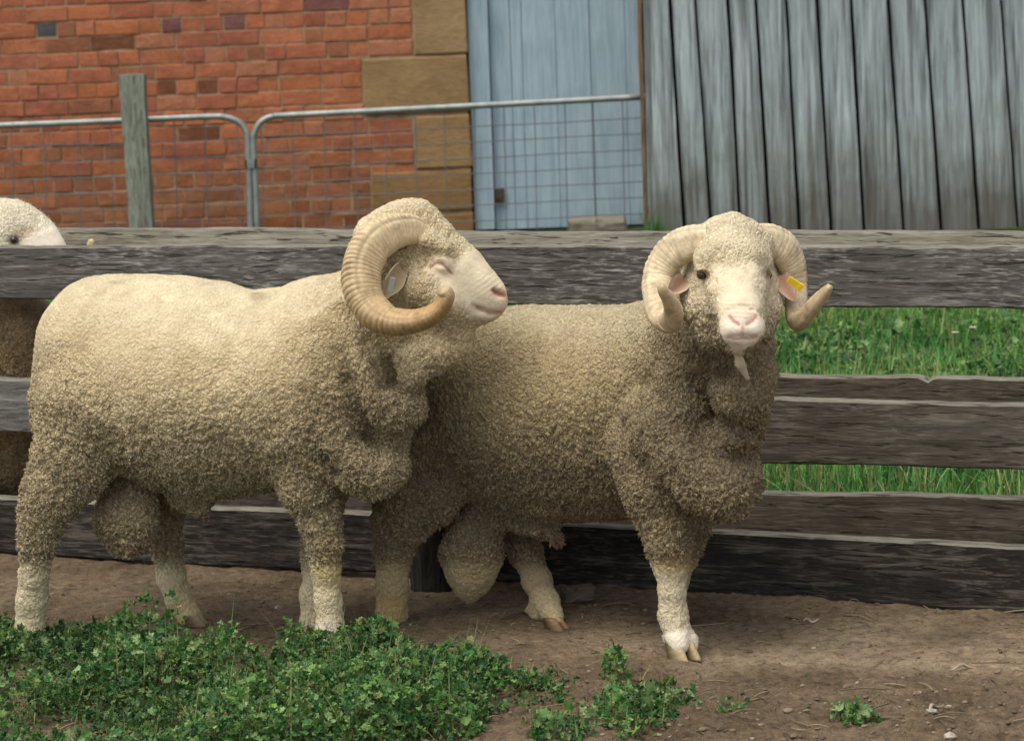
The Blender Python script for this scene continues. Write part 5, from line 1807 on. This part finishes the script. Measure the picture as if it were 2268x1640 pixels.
# brow, sockets, nose, mouth
S.chain([(1546, 592, 5.965, 12), (1562, 588, 5.955, 12)], k=0.012)
S.chain([(1690, 592, 5.975, 10), (1702, 598, 5.985, 10)], k=0.012)
S.chain([(1554, 607, 5.945, 9)], k=0.012, op='cut')
S.chain([(1697, 607, 5.965, 8)], k=0.012, op='cut')
S.chain([(1538, 600, 5.965, 7), (1552, 597, 5.947, 8), (1568, 601, 5.95, 6)], k=0.006)
S.chain([(1690, 600, 5.968, 6), (1703, 600, 5.975, 8)], k=0.006)
S.chain([(1612, 498, 6.01, 12), (1606, 482, 6.01, 4)], k=0.01)
S.chain([(1626, 492, 6.01, 11), (1632, 474, 6.01, 3)], k=0.01)
S.chain([(1640, 498, 6.01, 12), (1652, 488, 6.01, 4)], k=0.01)
S.chain([(1618, 700, 5.812, 3), (1624, 710, 5.802, 5), (1634, 716, 5.80, 4)], k=0.008, op='cut')
S.chain([(1672, 700, 5.812, 3), (1666, 710, 5.802, 5), (1656, 716, 5.80, 4)], k=0.008, op='cut')
S.chain([(1645, 720, 5.79, 2), (1644, 744, 5.795, 2.5)], k=0.006, op='cut')
S.chain([(1612, 746, 5.808, 2.5), (1628, 750, 5.803, 3), (1644, 748, 5.80, 3), (1660, 750, 5.803, 3), (1675, 745, 5.81, 2.5)], k=0.007, op='cut')
S.chain([(1612, 688, 5.83, 1.5), (1630, 680, 5.822, 2), (1648, 679, 5.822, 2), (1670, 688, 5.83, 1.5)], k=0.008, op='cut')
# wattle under the chin
S.chain([(1630, 772, 5.95, 7), (1640, 805, 5.965, 11), (1656, 838, 5.98, 6)], k=0.012, kc=0.01)


def paint_right(V, px, N):
    n1 = fbm(V, 5, 4, 13); n2 = fbm(V, 22, 3, 14)
    C = np.tile(np.array((0.405, 0.33, 0.205)), (len(V), 1)) * (1 + 0.12 * n1 + 0.08 * n2)[:, None]
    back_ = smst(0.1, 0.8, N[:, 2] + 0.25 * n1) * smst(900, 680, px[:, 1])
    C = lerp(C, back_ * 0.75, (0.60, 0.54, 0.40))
    dust_shade = smst(-0.4, 0.6, n1 + 0.5 * n2) * 0.4 + 0.30 * smst(0.1, 0.7, fbm(V * (1, 1, 0.3), 15, 3, 92)) + 0.35 * blob(px, 1080, 980, 190, 220, 0, 0.7) + 0.35 * blob(px, 1530, 900, 110, 170, 0.3, 0.7) + 0.4 * blob(px, 1080, 790, 90, 80, 0, 0.7)  # brown dirt, plus shade under the horn and by the left ram painted in
    C = lerp(C, np.clip(dust_shade, 0, 0.85), DUST * 0.82)
    C = lerp(C, 0.45 * blob(px, 1190, 880, 150, 130, 0, 0.6), (0.44, 0.355, 0.20))
    hd = smst(800, 700, px[:, 1]) * smst(1490, 1530, px[:, 0])
    C = lerp(C, hd * 0.85, (0.62, 0.555, 0.42))
    C = lerp(C, smst(1215, 1250, px[:, 1]) * smst(1430, 1445, px[:, 0]) * (V[:, 1] < 6.25) * 0.85, (0.55, 0.49, 0.36))
    C = lerp(C, 0.6 * blob(px, 1495, 1248, 45, 22, 0, 0.6), STAIN)
    C = lerp(C, 0.9 * blob(px, 1505, 1425, 55, 32, 0, 0.25) * (V[:, 1] < 6.25), (0.70, 0.64, 0.55))
    C = lerp(C, 0.5 * blob(px, 868, 1360, 48, 45, 0, 0.6), STAIN)
    C = lerp(C, 0.55 * blob(px, 1225, 1345, 40, 35, 0, 0.6), (0.48, 0.40, 0.26))
    front = V[:, 1] < 6.02
    m1 = np.maximum.reduce([blob(px, 1643, 724, 54, 50, 0, 0.16), blob(px, 1637, 672, 56, 52, 0, 0.5), 0.85 * blob(px, 1630, 628, 62, 40, 0, 0.6), 0.7 * blob(px, 1600, 602, 34, 20, 0, 0.5), 0.7 * blob(px, 1660, 598, 30, 20, 0, 0.5)])
    face = np.clip(m1 * front, 0, 1)
    face = smst(0.0, 1.0, face + 0.45 * fbm(V, 60, 3, 52) * (face > 0.02) * (face < 0.97))
    C = lerp(C, 0.6 * blob(px, 1632, 650, 105, 110, 0, 0.45) * front, (0.62, 0.54, 0.39))
    C = lerp(C, face, FACE)
    C = C * (1 + face * 0.16 * fbm(V, 60, 3, 77))[:, None]
    C = lerp(C, 0.5 * blob(px, 1645, 705, 36, 22, 0, 0.4) * face, (0.66, 0.47, 0.40))
    C = lerp(C, 0.6 * blob(px, 1643, 735, 50, 34, 0, 0.3) * face, (0.72, 0.64, 0.57))
    C = lerp(C, 0.75 * seg_mask(px, [(1616, 699), (1624, 710), (1636, 717)], 4.0, 0.6) * face, (0.33, 0.13, 0.10))
    C = lerp(C, 0.75 * seg_mask(px, [(1674, 699), (1666, 710), (1654, 717)], 4.0, 0.6) * face, (0.33, 0.13, 0.10))
    C = lerp(C, 0.55 * seg_mask(px, [(1645, 718), (1644, 746)], 3.0, 0.6) * face, (0.46, 0.22, 0.18))
    C = lerp(C, 0.7 * seg_mask(px, [(1612, 746), (1628, 750), (1644, 748), (1660, 750), (1675, 745)], 3.5, 0.6) * face, (0.38, 0.19, 0.15))
    C = lerp(C, 0.6 * blob(px, 1553, 607, 15, 11, 0, 0.5) * front, (0.22, 0.13, 0.09))
    C = lerp(C, 0.5 * blob(px, 1697, 607, 12, 11, 0, 0.5) * front, (0.22, 0.13, 0.09))
    wat = seg_mask(px, [(1632, 772), (1640, 805), (1655, 838)], 13, 0.3) * (V[:, 1] < 5.985)
    C = lerp(C, 0.8 * wat, (0.56, 0.46, 0.36))
    C = lerp(C, 0.85 * blob(px, 1241, 1204, 17, 15, 0, 0.3), PINK * 0.6)
    wool = 1 - 0.93 * np.clip(face + wat, 0, 1) ** 1.6
    wool *= 1 - 0.5 * smst(1225, 1270, px[:, 1])
    wool *= 1 - 0.7 * blob(px, 1505, 1428, 60, 30, 0, 0.3)
    return C, np.clip(wool, 0.04, 1)


def amp_right(V, px):
    a = 0.5 + 0.65 * smst(800, 1080, px[:, 1]) + 0.5 * blob(px, 1590, 900, 170, 260, 0, 0.5)
    return np.clip(a - 0.35 * blob(px, 1620, 600, 130, 150, 0, 0.4), 0.25, 1.2) * (1 - 0.35 * smst(1230, 1270, px[:, 1]))


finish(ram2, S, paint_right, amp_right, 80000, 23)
horn([(1572, 530, 6.01, 32), (1532, 536, 6.02, 36), (1490, 560, 6.03, 37), (1460, 605, 6.03, 33), (1457, 658, 6.00, 32), (1467, 698, 5.95, 31), (1484, 710, 5.89, 28), (1493, 692, 5.84, 23), (1484, 664, 5.80, 18), (1470, 644, 5.78, 13), (1464, 632, 5.775, 9)], ram2, seed=5, ctr=at(1500, 640, 6.0), side=-1, pale=0.5, ribs=0.6)
horn([(1672, 528, 6.03, 32), (1706, 534, 6.05, 36), (1738, 560, 6.07, 36), (1756, 605, 6.08, 30), (1762, 650, 6.07, 25), (1760, 690, 6.04, 23), (1764, 712, 6.00, 20), (1782, 704, 5.95, 19), (1804, 676, 5.90, 17), (1826, 650, 5.87, 13), (1838, 635, 5.855, 8)], ram2, seed=6, ctr=at(1712, 640, 6.02), side=-1, pale=0.5, ribs=0.6)
for (x, y, Y) in [(1554, 608, 5.960), (1699, 609, 5.989)]:
    th = np.linspace(0, math.pi, 9); ph = np.linspace(0, 2 * math.pi, 14, endpoint=False)
    V = np.array([(math.sin(a) * math.cos(p), math.sin(a) * math.sin(p), math.cos(a)) for a in th for p in ph]) * 0.0108
    i = np.arange(8)[:, None] * 14; j = np.arange(14)[None]
    Q = np.stack([i + j, i + (j + 1) % 14, i + 14 + (j + 1) % 14, i + 14 + j], -1).reshape(-1, 4)
    obj("eye", mesh_np("eye", V, Q), eye_m, ram2, at(x, y, Y))
ear_r = ear(ram2, at(1518, 616, 6.01), at(1478, 650, 5.965), 0.020, (0.54, 0.43, 0.31), (0.24, 0.14, 0.10), 0.0, 0.0, 8)
er = ear(ram2, at(1728, 606, 6.03), at(1760, 668, 5.985), 0.021, (0.56, 0.43, 0.32), (0.36, 0.21, 0.14), 0.0, 0.0, 9)
tag_m, nt, b = new_mat("yellow_plastic", 0.4, 0.4); b.inputs["Base Color"].default_value = (0.72, 0.52, 0.02, 1)
tp = at(1760, 627, 5.975)
V, Fs = join([box(-0.016, 0.016, -0.003, 0.003, -0.007, 0.007), box(0.010, 0.019, -0.006, 0.002, -0.008, 0.008)])
o = obj("ear_tag", mesh_np("ear_tag", V, Fs, smooth=False), tag_m, er, tp); o.rotation_euler = (0.3, 0.62, 0.1)
for (x, y, Y, yw, s, c_) in [(1516, 1462, 6.035, -1.0, 1.12, (0.42, 0.32, 0.17)), (1500, 1400, 6.35, -1.0, 0.95, (0.4, 0.28, 0.12)), (872, 1395, 6.51, -0.5, 0.95, (0.4, 0.28, 0.12)), (1233, 1392, 6.395, -0.55, 0.82, (0.25, 0.15, 0.065))]:
    g = at(x, y, Y)
    hoof(ram2, (g[0], g[1], gz(g[0], g[1]) - 0.003), yw, s, c_)

# ================================================================== third sheep, penned in the race behind
g3 = at(-60, 1200, 7.75)
ram3 = empty("penned_ram", (g3[0], g3[1], 0))
tag(ram3, "ram penned behind the top rail at far left, only its pale head showing", "ram")
S = Sculpt((-2.35, 7.35, -0.02), (-1.0, 8.1, 1.02), 0.008)
S.chain([(-420, 820, 7.95, 170), (-260, 840, 7.86, 190), (-90, 820, 7.76, 180)], k=0.05, kc=0.05, sy=0.75)
S.chain([(-90, 740, 7.76, 150), (-40, 620, 7.72, 120), (-10, 540, 7.70, 90)], k=0.05, kc=0.05, sy=0.85)
S.chain([(20, 770, 7.72, 132), (40, 900, 7.72, 112), (10, 1000, 7.72, 90)], k=0.05, sy=0.9)
S.chain([(0, 540, 7.70, 80), (50, 545, 7.68, 72), (95, 580, 7.66, 56), (130, 620, 7.65, 40)], k=0.03, kc=0.03, sy=0.7)
S.chain([(0, 490, 7.70, 46), (40, 492, 7.69, 44), (85, 518, 7.68, 36), (112, 545, 7.67, 26)], k=0.03, kc=0.03)
S.chain([(10, 462, 7.70, 24), (38, 458, 7.69, 14)], k=0.02)
for lx in (-60, -10, -380, -330):
    yy = 7.66 if lx in (-60, -380) else 7.84
    yy += 0.12 if lx < -300 else 0
    S.chain([(lx, 960, yy, 62), (lx, 1100, yy, 40), (lx + 4, 1225, yy, 30)], k=0.03)


def paint3(V, px, N):
    n1 = fbm(V, 6, 4, 33); n2 = fbm(V, 22, 3, 34)
    C = np.tile(np.array((0.30, 0.22, 0.13)), (len(V), 1)) * (1 + 0.3 * n1 + 0.25 * n2)[:, None]
    hd = smst(690, 640, px[:, 1])
    C = lerp(C, hd, (0.70, 0.65, 0.54))
    face = np.clip(np.maximum(blob(px, 120, 560, 55, 70, 0.6, 0.3), blob(px, 90, 540, 40, 26, 0, 0.4)) * hd, 0, 1)
    C = lerp(C, face, (0.70, 0.62, 0.53))
    C = lerp(C, 0.9 * blob(px, 30, 530, 14, 9, -0.3, 0.4), (0.10, 0.055, 0.04))
    C = lerp(C, 0.45 * blob(px, 47, 516, 30, 14, -0.3, 0.6), (0.34, 0.22, 0.12))
    wool = 1 - 0.85 * face
    return C, np.clip(wool, 0.05, 1)


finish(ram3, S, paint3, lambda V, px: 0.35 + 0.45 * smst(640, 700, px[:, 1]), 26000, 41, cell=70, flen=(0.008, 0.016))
horn([(-10, 500, 7.68, 28), (-50, 512, 7.66, 32), (-72, 550, 7.64, 32), (-60, 595, 7.62, 30), (0, 618, 7.61, 28), (80, 622, 7.61, 24), (150, 615, 7.61, 19), (192, 580, 7.61, 14), (203, 532, 7.61, 7)], ram3, n=120, seed=9, ctr=at(20, 590, 7.6), side=-1, pale=0.3)
th = np.linspace(0, math.pi, 7); ph = np.linspace(0, 2 * math.pi, 10, endpoint=False)
V = np.array([(math.sin(a) * math.cos(p), math.sin(a) * math.sin(p), math.cos(a)) for a in th for p in ph]) * 0.011
i = np.arange(6)[:, None] * 10; j = np.arange(10)[None]
Q = np.stack([i + j, i + (j + 1) % 10, i + 10 + (j + 1) % 10, i + 10 + j], -1).reshape(-1, 4)
obj("eye", mesh_np("eye", V, Q), eye_m, ram3, at(31, 531, 7.617))
